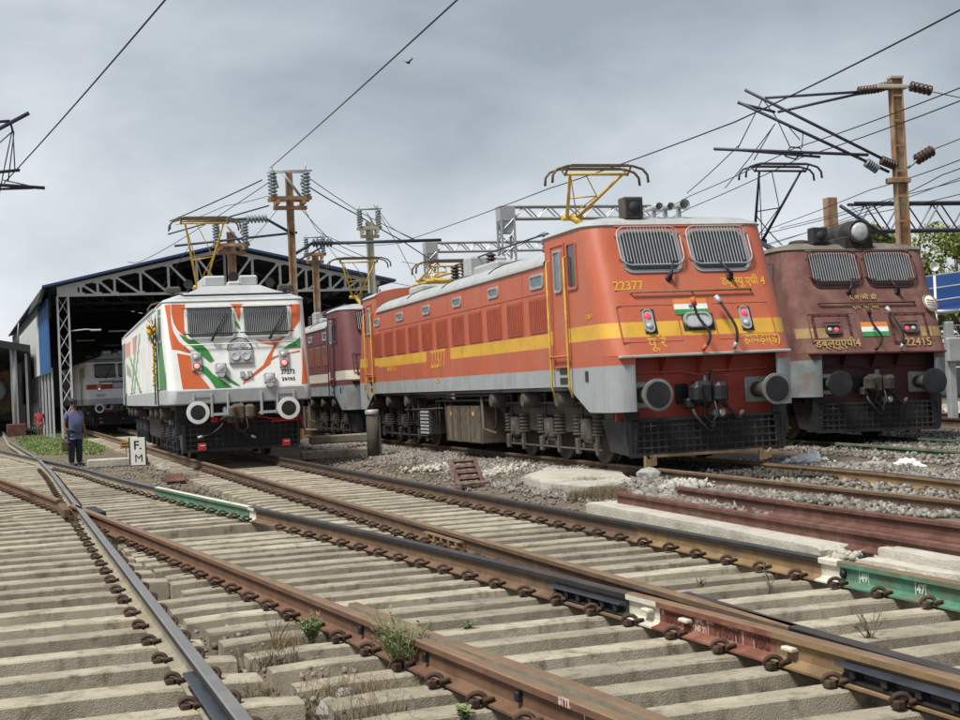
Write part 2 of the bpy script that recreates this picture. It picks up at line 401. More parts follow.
def isect(fn, x, y, slope):                                # where rail fn meets the sleeper line through (x, y)
    yy = y
    for _ in range(12): yy = y + slope * (fn(yy) - x)
    return fn(yy), yy
def heading(fn, y): return math.atan((fn(y + .5) - fn(y - .5)))

# ------------------------------------------------------------------ the ground sheet
def sstep(a, b, x): 
    t = np.clip((x - a) / (b - a), 0, 1); return t * t * (3 - 2 * t)
_gx = np.unique(np.concatenate([np.linspace(-420, -40, 12), np.arange(-40, -6, .5), np.arange(-6, 8, .25), np.arange(8, 34, .5), np.linspace(34, 420, 12)]))
_gy = np.unique(np.concatenate([np.linspace(-120, -2, 6), np.arange(-2, 70, .5), np.linspace(70, 900, 16)]))
GX, GY = np.meshgrid(_gx, _gy)
def ground_h(x, y):
    d1 = (x - (2.545 - .3454 * (y - 10))) / 1.058                      # right of track 1
    d4 = (x - (3.43 - .3102 * (y - 20.76))) / 1.047                    # from the middle of the orange engine's road
    bed = -.345 + .0 * x
    left = (x + 4.246 + .3498 * (y - 15)) / 1.06
    h = bed + .11 * sstep(.7, 1.5, d1)
    h = np.where(d4 > -3, h + .09 * sstep(-2.6, -1.6, d4), h)
    h = h + .3 * sstep(11, 17, d4) 
    e_ = -4.246 - .3498 * (y - 15); dd_ = -1.466 - .46355 * (y - 10)
    gap = np.exp(-((x - (e_ + dd_) / 2 - .08) / .34) ** 2) * (1 - sstep(10, 12, y))
    h = h + .07 * gap
    yard = sstep(20, 28, y) * (1 - sstep(-1.6, -.6, (x + 5.26 + .346 * (y - 30)) / 1.06)) * sstep(-2.2, -1.0, (x + 5.0 + .461 * (y - 19.9)))
    h = h + .09 * yard
    h = h + .02 * np.sin(x * 2.1 + y * 1.3) * np.sin(y * .9 - x * .7) + .012 * np.sin(x * 5.3) * np.sin(y * 4.1)
    return h
_V = np.stack([GX.ravel(), GY.ravel(), ground_h(GX, GY).ravel()], 1)
_n = len(_gx); _i = np.arange(len(_gy) - 1)[:, None] * _n + np.arange(_n - 1)[None, :]
_F = np.stack([_i.ravel(), _i.ravel() + 1, _i.ravel() + _n + 1, _i.ravel() + _n], 1)
ground = npmesh('ground', _V, _F, m_dirt); tag(ground, kind='structure')
for q in ground.data.polygons: q.use_smooth = True

# ------------------------------------------------------------------ tracks
T1 = Track('concrete-sleepered track with brown rails that the white locomotive stands on')
T2 = Track('crossover track with text-stamped red rail and green rail section cutting across the middle')
T3 = Track('track in the left foreground with one bright polished rail and pale sleepers')
SL1 = .3454
def rail_obj(tr, name, fn, y0, y1, mats, label=None, caps=(0, 0), zoff=0, head=HEAD):
    o = rail_mb(span(fn, y0, y1), zoff=zoff, caps=caps, head=head, side3=len(mats) > 2).build(name, mats, tr.root)
    if label: o['label'] = label
    return o
# track 1: A and B
rail_obj(T1, 'rail', rA, 13.2, 75, [m_rust, m_darkhead, m_black])
rail_obj(T1, 'rail', rA, 10.23, 13.2, [m_ochre, m_darkhead, m_black], 'ochre stretch of rail')
gA = rail_obj(T1, 'rail', rA, 10.0, 10.23, [m_cream, m_cream], 'cream painted rail end')
rail_obj(T1, 'rail', rA, 3.5, 10.0, [m_green, m_brownhead], 'green painted rail with white number boxes')
rail_obj(T1, 'rail', rB, 7.55, 75, [m_rust, m_brownhead], 'brown rail running into the crossing')
wing = lin([(2.1 + .37 * 2.2, 4.05), (2.1, 6.25), (1.67, 7.5), (1.25, 8.89)])
rail_obj(T1, 'wing_rail', wing, 3.5, 8.89, [m_black, m_darkhead], 'black wing rail beyond the crossing')
# track 2: C and D
rail_obj(T2, 'rail', rC, 22.2, 60, [m_dustrail, m_steel, m_black])
rail_obj(T2, 'rail', rC, 17.4, 22.2, [m_green, m_cream], 'green painted stretch of rail')
rail_obj(T2, 'rail', rC, 17.15, 17.4, [m_cream, m_darkhead], 'cream painted rail end')
rail_obj(T2, 'rail', rC, 8.98, 17.15, [m_tan, m_darkhead, m_black])
rail_obj(T2, 'rail', rC, 8.62, 8.98, [m_cream, m_brownhead], 'cream painted rail end beside the stamped lettering')
stamped = rail_obj(T2, 'rail', rC, 7.45, 8.62, [m_redprint, m_brownhead], 'red oxide rail with raised lettering on its web')
rail_obj(T2, 'rail', rC, 3.5, 7.45, [m_ochre, m_brownhead], 'ochre rail with joint bar')
rail_obj(T2, 'rail', rD, 20.3, 60, [m_rustd, m_brownhead])
rail_obj(T2, 'rail', rD, 3.5, 19.2, [m_rustd, m_brownhead], 'deep rust brown rail in the foreground')
guard = lin([(1.5, 3.8), (.6, 5.79), (.18, 6.83), (-.07, 7.23), (-.53, 8.22), (-.94, 9.18)])
rail_obj(T2, 'guard_rail', lambda y: guard(y) + .02, 3.5, 9.18, [m_dustrail, m_brownhead], 'mossy guard rail beside the rust brown rail', zoff=-.01)
# track 3: E and its mate
rail_obj(T3, 'rail', rE, 3.5, 84, [m_dustrail, m_bright, m_black], 'bright polished rail')
rail_obj(T3, 'rail', E3, 3.5, 60, [m_dustrail, m_bright])

CLIPS1, CLIPS2, CLIPS3 = [], [], []
y = 4.2; k = 0
while y < 62:                                              # stations along the middle of track 1
    xm, ym = (rA(y) + rB(y)) / 2, y
    a = isect(rA, xm, ym, SL1)
    if y < 17:
        dd = isect(rD, xm, ym, SL1); x0 = dd[0] - .66
        if dd[1] > 11.5: x0 = max(x0, isect(lambda t: (rE(t) + rD(t)) / 2, xm, ym, SL1)[0] + .02)
    else: x0 = isect(rB, xm, ym, SL1)[0] - .6
    x1 = a[0] + .55
    T1.sleeper(x0, x1, ym + SL1 * ((x0 + x1) / 2 - xm), SL1, -.187)
    if y < 30:
        for fn, hasl in ((rA, 1), (rB if y > 9.9 else wing, 1)):
            p = isect(fn, xm, ym, SL1); h = heading(fn, p[1])
            if fn is wing: CLIPS1.append((*p, h, 1)); continue
            for sd_ in (-1, 1): CLIPS1.append((*p, h, sd_))
        if y < 17:
            for fn in (rC, rD):
                p = isect(fn, xm, ym, SL1); h = heading(fn, p[1])
                for sd_ in (-1, 1):
                    if fn is rC and sd_ > 0 and p[1] < 11: continue
                    if fn is rD and sd_ > 0 and p[1] < 9: continue
                    CLIPS2.append((*p, h, sd_))
    y += .525 / math.sqrt(1 + SL1 ** 2)
y = 16.95; SL2 = .45
while y < 50:                                              # track 2 beyond the crossing
    xm, ym = rC(y) - .8, y
    c = isect(rC, xm, ym, SL2); d = isect(rD, xm, ym, SL2)
    x0 = d[0] - .5 if y < 20.5 else d[0] - .6 - .26 * (y - 20.5)
    if y < 20.5: x0 = max(x0, isect(lambda t: (rE(t) + rD(t)) / 2, xm, ym, SL2)[0] - (0 if y < 19 else .5))
    x1 = c[0] + (.25 if y < 22 else .5)
    T2.sleeper(x0, x1, ym + SL2 * ((x0 + x1) / 2 - xm), SL2, -.184)
    if y < 33:
        for fn in (rC, rD, rE) if y > 21 else (rC, rD):
            p = isect(fn, xm, ym, SL2); h = heading(fn, p[1])
            CLIPS2.append((*p, h, -1)); CLIPS2.append((*p, h, 1))
    y += .56 / math.sqrt(1 + SL2 ** 2)
y = 3.9; SL3 = .35
while y < 20:
    xm, ym = rE(y), y
    x1 = xm + .5
    d = isect(rD, xm, ym, SL3)
    x1 = min(x1, xm + (d[0] - xm) / 2 - .02 if y > 11.4 else d[0] - .76)
    x0 = xm - 2.75 - (.0 if y < 12 else .3)
    T3.sleeper(x0, x1, ym + SL3 * ((x0 + x1) / 2 - xm), SL3, -.168)
    h = heading(rE, ym); CLIPS3.append((xm, ym, h, -1)); CLIPS3.append((xm, ym, h, 1))
    y += .66 / math.sqrt(1 + SL3 ** 2)
for T, C in ((T1, CLIPS1), (T2, CLIPS2), (T3, CLIPS3)):
    C.sort(key=lambda c: c[1])
    for c in C: T.clip(*c)
    T.finish()

# joint bars, frog block, lettering --------------------------------------------------------
def joint_bar(tr, fn, y0, y1, side, mats, nb=5, label=None, w=.05):
    pts = span(fn, y0, y1, 3); d = (Vector(pts[-1]) - Vector(pts[0])); ln = d.length; d.normalize()
    ang = math.atan2(d.y, d.x); b = MB()
    prof = [(.012, -.06), (.052 + w * .3, -.064), (.058 + w * .3, -.074), (.03, -.088), (.03, -.118), (.06, -.136), (.06, -.146), (.012, -.136)]
    b.prism(prof, 0, ln, lambda p, q, a: (a, -side * p, q))
    for f in b.b.faces:
        if f.normal.z > .9 or max(v.co.z for v in f.verts) > -.075: f.material_index = 1
    for i in range(nb):
        x = ln * (i + .5) / nb
        b.lathe([(.026, 0), (.026, .03), (.014, .03), (.014, .05)], (x, -side * .03, -.103), 'Y' if side > 0 else 'Y', 6, sm=False) if side > 0 else b.box(x - .022, x + .022, .03, .075, -.125, -.08, bev=.006)
        b.box(x - .03, x + .012, -side * .03 - .012, -side * .03 + .012, -.13, -.085)
    o = b.build('joint_bar', mats, tr.root, Matrix.Translation((pts[0][0], pts[0][1], 0)) @ Matrix.Rotation(ang, 4, 'Z'))
    if label: o['label'] = label
    return o
joint_bar(T2, lambda y: rC(y), 8.98, 9.95, -1, [m_black, m_bluesteel], 6, 'black joint bar with bluish top before the cream rail end', .1)
joint_bar(T2, lambda y: rC(y), 4.3, 6.88, -1, [m_black, m_bluesteel], 11, 'long black joint bar with bluish top at the right', .1)
joint_bar(T1, rB, 12.9, 14.0, -1, [m_ochre, m_brownhead], 5, 'rusty brown joint bar')
joint_bar(T3, rE, 5.9, 7.4, -1, [m_black, m_bluesteel], 4, 'black joint bar on the polished rail', .1)
# a heel block in the far crossing
b = MB(); b.box(-.05, .1, -.5, .5, -.15, -.02, bev=.015); b.build('crossing_block', m_black, T3.root, Matrix.Translation((rE(18.6) + .25, 18.4, 0)) @ Matrix.Rotation(.4, 4, 'Z'))
b = MB(); b.box(-.06, .05, -.7, .5, -.15, -.012, bev=.02); b.build('crossing_block', m_rust, T3.root, Matrix.Translation((rE(19.4) - .14, 19.3, 0)) @ Matrix.Rotation(.36, 4, 'Z'))

def web_face(fn, y, z, off=.0095):                        # frame on the camera side (left) of a rail's web: x towards the viewer's right (smaller y), y up
    h = heading(fn, y); d = Vector((-math.sin(h), -math.cos(h), 0)); n = Vector((-math.cos(h), math.sin(h), 0))
    p = Vector((fn(y), y, z)) + n * off
    return Matrix(((d.x, 0, n.x, p.x), (d.y, 0, n.y, p.y), (0, 1, 0, p.z), (0, 0, 0, 1)))
dk = M('raised_letter_rust', (.10, .03, .02), .8)
pl = M('faded_white_marking', (.55, .42, .36), .8, dirt=(.25, .1, .06), dscale=25, damt=.8)
yC = lambda u, v: gd(u, v, -.09).y
text('60KG(UIC)', .085, dk, 'stamped_lettering', T2.root, web_face(rC, yC(678, 620), -.095), .004, sx=.86)
text('PT-95W', .085, dk, 'stamped_lettering', T2.root, web_face(rC, yC(730, 632.5), -.095), .004, sx=.9)
text('VBC', .085, dk, 'stamped_lettering', T2.root, web_face(rC, yC(765, 642), -.095), .004)
bx = MB(); bx.ring(rrect(.2, .115, .004, 1), rrect(.184, .1, .004, 1), 0, .003, XY); bx.build('painted_box', pl, T2.root, web_face(rC, yC(704, 625), -.088))
text('SAIL', .05, pl, 'painted_lettering', T2.root, web_face(rC, yC(704, 625), -.064))
text('BNS 25', .05, pl, 'painted_lettering', T2.root, web_face(rC, yC(704, 625), -.112))
text('R', .035, pl, 'painted_lettering', T2.root, web_face(rC, 8.58, -.07))
text('K5R', .042, pl, 'painted_lettering', T2.root, web_face(rC, yC(733, 627), -.05))
text('R5', .04, pl, 'painted_lettering', T2.root, web_face(rC, yC(751, 633), -.055))
for yy in (yC(741, 635), yC(746, 637), yC(757, 640)):
    b = MB(); b.box(-.005, .005, -.05, .045, 0, .003); b.build('painted_stroke', pl, T2.root, web_face(rC, yy, -.1))
for yy in (yC(653, 612), yC(717, 621), yC(816, 650)):                          # cream lugs under the head
    b = MB(); b.box(-.05, .05, -.012, .012, -.02, .05, bev=.006); b.build('cream_lug', m_cream, T2.root, web_face(rC, yy, -.075))
wp = M('white_chalk_marking', (.62, .66, .6), .8, dirt=(.15, .3, .2), dscale=30, damt=.7)
for i, (yy, s_) in enumerate(((9.72, '49'), (9.12, '47'), (8.55, '48'))):
    m_ = web_face(rA, yy, -.095)
    b = MB(); b.ring(rrect(.115, .1, .003, 1), rrect(.1, .088, .003, 1), 0, .003, XY); b.build('painted_box', wp, T1.root, m_)
    text(s_, .085, wp, 'painted_number', T1.root, m_)
text('SAIL 60', .028, wp, 'painted_lettering', T1.root, web_face(rA, 8.45, -.022, .037))
for yy in (9.95,):
    b = MB(); b.lathe([(.032, 0), (.032, .02), (.02, .03)], (0, 0, 0), 'Z', 8); b.build('bolt', m_black, T1.root, web_face(rA, yy, -.09))
for yy, fn, tr in ((8.55, rD, T2), (6.55, rD, T2), (7.6, rD, T2)):
    b = MB(); b.box(-.02, .02, -.025, .025, 0, .03, bev=.006); b.build('bolt', m_black, tr.root, web_face(fn, yy, -.085))
text('STTL', .05, pl, 'painted_lettering', T2.root, web_face(rD, 6.1, -.02, .037))
b = MB(); b.box(-.003, .003, -.05, .05, 0, .002); b.build('painted_stroke', m_white, T2.root, web_face(rD, 5.98, -.1))
# ------------------------------------------------------------------ locomotives.  local axes: x across (viewer's right), y back along the engine, z up from the rail
class Face:
    """The raked, round-cornered front of a cab."""
    def __init__(s, hw, r, rake, z0): s.hw, s.r, s.rake, s.z0 = hw, r, rake, z0
    def y(s, x, z):
        y = s.rake * (z - s.z0); e = abs(x) - (s.hw - s.r)
        if e > 0: y += s.r - math.sqrt(max(0, s.r * s.r - min(e, s.r) ** 2))
        return y
    def mtx(s, x, z, out=0.0):                         # x right, y up the face, z outwards
        a = math.atan(s.rake)
        return Matrix.Translation((x, s.rake * (z - s.z0), z)) @ Matrix.Rotation(PI / 2 - a, 4, 'X') @ Matrix.Translation((0, 0, out))
    def loop(s, z, hw, back, n=7, inset=0.0):          # plan outline at height z, from the back left round the front to the back right
        r = max(.02, s.r - inset * .5); y0 = s.rake * (z - s.z0) + inset
        P = [(-hw, back, z)]
        for i in range(n + 1):
            a = PI + .5 * PI * i / n
            P.append((-(hw - r) + r * math.cos(a), y0 + r + r * math.sin(a), z))
        P += [(-(hw - r) + 2 * (hw - r) * t, y0, z) for t in (.25, .5, .75)]
        for i in range(n + 1):
            a = 1.5 * PI + .5 * PI * i / n
            P.append(((hw - r) + r * math.cos(a), y0 + r + r * math.sin(a), z))
        P.append((hw, back, z))
        return P
    def decal(s, poly, mat, name, parent, off=.004):
        b = bmesh.new(); v = [b.verts.new((x, 0, z)) for x, z in poly]
        f = b.faces.new(v); f.normal_update(); bmesh.ops.triangulate(b, faces=[f])
        e = s.hw - s.r
        for k in range(0, 7):
            for sg in (-1, 1):
                bmesh.ops.bisect_plane(b, geom=b.verts[:] + b.edges[:] + b.faces[:], plane_co=(sg * (e + s.r * math.sin(k / 7 * PI / 2)), 0, 0), plane_no=(1, 0, 0))
        for q in b.verts:
            dx = max(0, abs(q.co.x) - e) / s.r
            x, z = q.co.x, q.co.z
            q.co = (x + (off * dx if x > 0 else -off * dx), s.y(x, z) - off, z)
        bmesh.ops.recalc_face_normals(b, faces=b.faces[:])
        me = bpy.data.meshes.new(name); b.to_mesh(me); b.free(); me.materials.append(mat)
        return link(name, me, parent)
def loft(mb, rings, mats, smooth=True, closed=False):
    R = [[mb.b.verts.new(p) for p in r] for r in rings]; n = len(R[0])
    for i in range(len(R) - 1):
        for j in range(n if closed else n - 1):
            f = mb.b.faces.new((R[i][j], R[i][(j + 1) % n], R[i + 1][(j + 1) % n], R[i + 1][j])); f.material_index = mats[i]; f.smooth = smooth
    return R
def mirror_y(mb, Ln):                                   # add the same thing at the other end
    g = bmesh.ops.duplicate(mb.b, geom=mb.b.verts[:] + mb.b.edges[:] + mb.b.faces[:])
    for q in g['geom']:
        if isinstance(q, bmesh.types.BMVert): q.co = Vector((-q.co.x, Ln - q.co.y, q.co.z))
SIDE = lambda x, y, z: Matrix(((0, 0, -1, x), (-1, 0, 0, y), (0, 1, 0, z), (0, 0, 0, 1)))   # lettering frame on the left side
def windscreen(F, root, x, z, w, h, r, fm, barm, n=20, glass=m_glass, name='windscreen', grille=True, gh=None, gw=None, cy=None, br=.006, grim=None):
    m = F.mtx(x, z)
    b = MB(); b.ring(rrect(w, h, r, 5), rrect(w - .1, h - .1, r - .04, 5), -.01, .022, XY)
    fr = b.build(name, fm, root, m)
    b = MB(); q = rrect(w - .09, h - .09, r - .04, 5); b.faces_from([(a, c, .006) for a, c in q], [tuple(range(len(q)))]); b.build('pane', glass, fr)
    if grille:
        gw, gh = gw or w + .06, gh or h * .92; b = MB(); cy = (h - gh) * .35 + .04 if cy is None else cy; q = rrect(gw, gh, r, 4, 0, cy)
        rim = MB(); rim.tube([(a, c, .075) for a, c in q] + [(*q[0], .075)], .013 if not grim else .02, 5); rim.build('grille_rim', grim or barm, fr)
        for i in range(n):
            xx = -gw / 2 + gw * (i + 1) / (n + 1); yy = gh / 2 - (.0 if abs(xx) < gw / 2 - r else r * .35)
            b.box(xx - br, xx + br, cy - yy, cy + yy, .066, .08)
        for sx in (-1, 1):
            for sy in (-1, 1): b.tube([(sx * gw * .5, cy + sy * gh * .3, .075), (sx * gw * .5, cy + sy * gh * .3, 0)], .012, 4)
        b.build('window_grille', barm, fr)
    return fr
def wiper(F, root, x, z, dx, dz):
    b = MB(); b.tube([(0, 0, .02), (0, 0, .1), (dx, dz, .1)], [.035, .03, .016], 6); b.tube([(dx * .75, dz * .75, .09), (dx * 1.5, dz * 1.5, .09)], .012, 4)
    b.lathe([(.055, -.01), (.055, .03), (.03, .05)], (0, 0, 0), 'Z', 10)
    return b.build('wiper', m_black, root, F.mtx(x, z))
def buffer(root, x, y, z, out, face_r, ring_m, plate_m, face_m=m_black, ring=.018):
    b = MB()
    b.box(x - .2, x + .2, y - .03, y, z - .2, z + .2, 0, bev=.02)
    for sx in (-1, 1):
        for sz in (-1, 1): b.lathe([(.025, 0), (.025, .02)], (x + sx * .15, y - .03, z + sz * .15), 'Y', 6)
    b.lathe([(.12, 0), (.12, out * .45), (.085, out * .5), (.085, out - .05)], (x, y - .02, z), 'Y', 16, 1)
    b.lathe([(face_r * .6, out - .07), (face_r, out - .04), (face_r, out)], (x, y - .02, z), 'Y', 26, 2)
    b.lathe([(face_r, out), (face_r - ring, out + .005)], (x, y - .02, z), 'Y', 26, 2)
    o = b.build('buffer', [plate_m, m_under2, ring_m], root, sharp=40)
    b = MB(); b.lathe([(.02, out + .012), (face_r - ring, out + .004), (face_r - ring - .01, out - .01)], (x, y - .02, z), 'Y', 26); b.lathe([(0.001, out + .013), (.02, out + .012)], (x, y - .02, z), 'Y', 26)
    b.build('buffer_face', face_m, o, sharp=40)
    return o
def coupler(root, y, z, m, m2):
    b = MB(); b.box(-.14, .14, y - .12, y + .25, z - .12, z + .12, 0, bev=.03)
    b.box(-.24, .08, y - .38, y - .1, z - .2, z + .17, 0, bev=.06); b.box(.06, .27, y - .5, y - .2, z - .17, z + .15, 0, bev=.06); b.box(-.3, -.14, y - .5, y - .2, z - .15, z + .13, 0, bev=.05); b.box(-.34, -.2, y - .3, y - .12, z - .24, z - .08, 0, bev=.03)
    b.box(-.4, -.2, y - .05, y + .02, z - .16, z + .14, 0, bev=.02); b.box(.22, .4, y - .05, y + .02, z - .16, z + .14, 0, bev=.02)
    b.lathe([(.05, -.25), (.05, .25)], (-.02, y - .28, z), 'Z', 10); b.tube([(.05, y - .2, z + .12), (.1, y - .25, z + .32)], .02, 5)
    o = b.build('coupler', m, root)
    b = MB(); b.tube([(-.08, y - .35, z - .1), (-.12, y - .38, z - .35), (0, y - .38, z - .47), (.12, y - .38, z - .35), (.08, y - .35, z - .1)], .022, 6); b.build('shackle', m2, o)
    return o
def hose(root, pts, r=.025, m=m_hose, end=m_silver, name='brake_hose'):
    b = MB(); P = [Vector(p) for p in pts]; Q = []
    for i in range(len(P) - 1):
        a, c = P[i], P[i + 1]; p0, p3 = P[max(i - 1, 0)], P[min(i + 2, len(P) - 1)]
        for k in range(4):
            t = k / 4; Q.append(.5 * ((2 * a) + (c - p0) * t + (2 * p0 - 5 * a + 4 * c - p3) * t * t + (3 * a - p0 - 3 * c + p3) * t ** 3))
    Q.append(P[-1]); b.tube(Q, r, 7)
    o = b.build(name, m, root)
    b = MB(); d = (P[1] - P[0]).normalized(); b.tube([P[0] - d * .04, P[0] + d * .1], r * 1.9, 8); b.build('hose_end', end, o); b = MB(); d = (P[-1] - P[-2]).normalized(); b.tube([P[-1] - d * .08, P[-1] + d * .03], r * 1.5, 8); b.build('hose_end', end, o)
    return o
def wheel(root, x, y, r=.545):
    sx = 1 if x < 0 else -1
    b = MB(); b.lathe([(.09, .1), (.1, .07), (.2, .055), (.42, .03), (.47, .06), (r, .06), (r + .005, -.06), (r + .03, -.075), (r + .03, -.09), (.2, -.09)], (x, y, r), 'X', 28) if x < 0 else b.lathe([(.09, -.1), (.1, -.07), (.2, -.055), (.42, -.03), (.47, -.06), (r, -.06), (r + .005, .06), (r + .03, .075), (r + .03, .09), (.2, .09)], (x, y, r), 'X', 28)
    b.build('wheel', m_wheel, root, sharp=50)
def bogie(root, ys, dust, dark, two_sided=True, springs=True):
    """Three-axle bogie: wheels, side frames, axle boxes, springs, brake cylinders and piping."""
    for y in ys:
        for x in (-.873, .873): wheel(root, x, y)
        b = MB(); b.tube([(-.8, y, .545), (.8, y, .545)], .1, 10); b.build('axle', dark, root)
    y0, y1 = ys[0] - .95, ys[-1] + .95
    b = MB()
    for sx in (-1, 1):
        pr = [(y0, .72), (y0 + .15, .62), (ys[0] - .45, .62)]
        for i, y in enumerate(ys):
            pr += [(y - .34, .62), (y - .3, .78), (y + .3, .78), (y + .34, .62)]
            if i < len(ys) - 1: pr += [(y + .6, .5), (ys[i + 1] - .6, .5)]
        pr += [(y1 - .15, .62), (y1, .72), (y1, .98), (y0, .98)]
        b.prism(pr, sx * 1.02, sx * 1.12, lambda p, q, a: (a, p, q))
    for y in (y0 + .1, y1 - .1): b.box(-1.05, 1.05, y - .08, y + .08, .68, .92)
    b.build('bogie_frame', dust, root)
    for sx in (-1, 1):
        for y in ys:
            b = MB(); X = sx * 1.16
            b.box(X - .1, X + .08, y - .2, y + .2, .38, .74, bev=.04); b.lathe([(.15, 0), (.17, .05), (.12, .1), (.06, .11)], (X - .02 if sx < 0 else X + .02, y, .55), 'X', 14) if sx < 0 else b.lathe([(.15, 0), (.17, -.05), (.12, -.1), (.06, -.11)], (X, y, .55), 'X', 14)
            b.tube([(X, y - .3, .3), (X, y + .3, .3)], .02, 5); b.box(X - .03, X + .03, y - .28, y - .2, .26, .34); b.box(X - .03, X + .03, y + .2, y + .28, .26, .34)
            b.build('axle_box', dust, root)
            for dy in (-.42, .42):
                b = MB()
                for k in range(5): b.lathe([(.085, 0), (.12, .022), (.12, .04), (.085, .062)], (X, y + dy, .5 + k * .062), 'Z', 10)
                b.lathe([(.13, .0), (.13, .03)], (X, y + dy, .47), 'Z', 10); b.tube([(X, y + dy, .3), (X, y + dy, .5)], .03, 6); b.build('axle_spring', dust, root)
        if sx > 0 and not two_sided: continue
        for y in [q for q in ys] :
            b = MB(); X = sx * 1.18
            b.lathe([(.11, -.05), (.15, 0), (.15, .28), (.11, .33)] if sx < 0 else [(.11, .05), (.15, 0), (.15, -.28), (.11, -.33)], (X + .12 * -sx * 0, y + .55, 1.06), 'X', 14); b.box(X - .06, X + .1, y + .38, y + .72, .94, 1.0); b.tube([(X, y + .2, .95), (X, y + .2, 1.12), (X, y + .5, 1.16)], .02, 5)
            b.build('brake_cylinder', m_under2, root, sharp=50)
        b = MB(); X = sx * 1.22
        b.tube([(X, y0, .93), (X, ys[0] - .2, .93), (X, ys[0] - .1, 1.0), (X, y1, 1.0)], .022, 5)
        b.tube([(X, y0 + .3, .24), (X, y1 - .4, .24)], .018, 5)
        for y in ys:
            b.tube([(X, y + .16, 1.2), (X, y + .16, .75), (X, y + .32, .66), (X, y + .36, .28)], .02, 5); b.tube([(X, y - .3, 1.15), (X, y - .3, .9)], .025, 5)
            b.box(X - .05, X + .03, y + .3, y + .42, .16, .42, bev=.015); b.box(X - .03, X + .02, y - .52, y - .44, .16, .5)
        b.build('brake_pipe', dust, root)
M_GOLD = M('brown_gold_steel', (.13, .095, .05), .6, .3, var=.3, scale=9)
def pantograph(root, y, zb, head_y, head_z, m, span_=1.0, fold=False, knee=(1.0, .42)):
    """Single-arm collector: base frame on insulators, lower arm, twin upper arms, bow head."""
    t = root; dx = .45
    b = MB()
    for sx in (-1, 1): b.tube([(sx * .4, y - .6, zb), (sx * .4, y + .7, zb)], .035, 6)
    for yy in (y - .6, y + .1, y + .7): b.tube([(-.55, yy, zb), (.55, yy, zb)], .035, 6)
    b.build('pantograph_base', m, t)
    for sx in (-1, 1):
        for yy in (y - .55, y + .65):
            b = MB()
            for k in range(4): b.lathe([(.05, 0), (.085, .02), (.085, .035), (.05, .055)], (sx * .5, yy, zb - .27 + k * .055), 'Z', 10)
            b.build('insulator', m_insul, t)
    kx, kz = y + knee[0], zb + knee[1]
    b = MB(); b.tube([(0, y - .1, zb + .03), (0, kx, kz)], [.075, .055], 8); b.tube([(-.32, y - .1, zb + .03), (.32, y - .1, zb + .03)], .06, 8); b.tube([(-.2, kx, kz), (.2, kx, kz)], .05, 8); b.tube([(.12, y + .15, zb), (.12, kx, kz - .1)], .025, 6)
    b.build('lower_arm', m, t)
    b = MB()
    for sx in (-1, 1): b.tube([(sx * .1, kx, kz), (sx * .55 * span_, head_y, head_z - .12)], [.035, .026], 6)
    b.tube([(-.26, kx + (head_y - kx) * .4, kz + (head_z - kz) * .4), (.28, kx + (head_y - kx) * .45, kz + (head_z - kz) * .45)], .014, 5); b.tube([(-.1, kx, kz), (.28, kx + (head_y - kx) * .45, kz + (head_z - kz) * .45), (-.2, head_y, head_z - .14)], .012, 5); b.tube([(.1, kx, kz), (-.5, head_y, head_z - .14)], .012, 5)
    b.tube([(-.6, head_y, head_z - .12), (.6, head_y, head_z - .12)], .028, 6)
    b.build('upper_arm', m, t)
    b = MB(); hw = 1.0 * span_
    for dy in (-.19, .19):
        P = [(-hw, head_y + dy, head_z - .3), (-hw + .015, head_y + dy, head_z - .16), (-hw + .1, head_y + dy, head_z - .06), (-hw + .3, head_y + dy, head_z), (hw - .3, head_y + dy, head_z), (hw - .1, head_y + dy, head_z - .06), (hw - .015, head_y + dy, head_z - .16), (hw, head_y + dy, head_z - .3)]
        b.tube(P, .024, 6); b.box(-.55, .55, head_y + dy - .03, head_y + dy + .03, head_z - .01, head_z + .03)
    for sx in (-1, 1):
        b.tube([(sx * .6, head_y - .19, head_z), (sx * .6, head_y, head_z - .14), (sx * .6, head_y + .19, head_z)], .02, 5)
    b.build('collector_head', M_GOLD if m is m_yelp else m_conduit, t)
def cowcatcher(root, F, z0, z1, hw, y, m, barm, nv=16, nh=4, slope=.12):
    fr = MB(); 
    for x in (-hw, hw): fr.box(x - .035, x + .035, y - .03, y + .06, z0, z1)
    fr.box(-hw, hw, y - .032, y + .05, z0 - .03, z0 + .03); fr.box(-hw, hw, y - .02, y + .05, z1 - .04, z1)
    for sx in (-1, 1): fr.prism([(y, z0), (y + .7, z0 + .05), (y + 1.0, z1), (y, z1)], sx * hw, sx * (hw + .025), lambda p, q, a: (a, p, q))
    o = fr.build('cowcatcher', m, root)
    g = MB()
    for i in range(1, nv):
        x = -hw + 2 * hw * i / nv; g.box(x - .007, x + .007, y - .012, y + .012, z0 + .03, z1 - .04)
    for k in range(1, nh + 1):
        z = z0 + (z1 - z0) * k / (nh + 1); g.box(-hw + .03, hw - .03, y - .02, y - .012, z - .008, z + .008)
    g.build('cowcatcher_grid', barm, o)
    return o
def flag(F, root, x, z, w, h, chakra=True, name='flag'):
    b = MB()
    for i in range(3): b.box(-w / 2, w / 2, h / 2 - h / 3 * (i + 1), h / 2 - h / 3 * i, .0, .008 + .001 * (i == 1), i)
    o = b.build(name, [m_saff, m_white, m_grn], root, F.mtx(x, z, .004))
    if chakra:
        b = MB(); R = h * .145; n = 20; c = [(R * math.cos(2 * PI * i / n), R * math.sin(2 * PI * i / n)) for i in range(n)]; d = [(p * .82, q * .82) for p, q in c]; b.ring(c, d, .0095, .0105, XY)
        for i in range(12): a = PI * i / 6; b.box(0, R * .9, -.003, .003, .0095, .0104, mx=Matrix.Rotation(a, 4, 'Z'))
        b.build('wheel_emblem', M_NAVY, o)
    return o
M_NAVY = M('navy_print', (.02, .035, .2), .6)

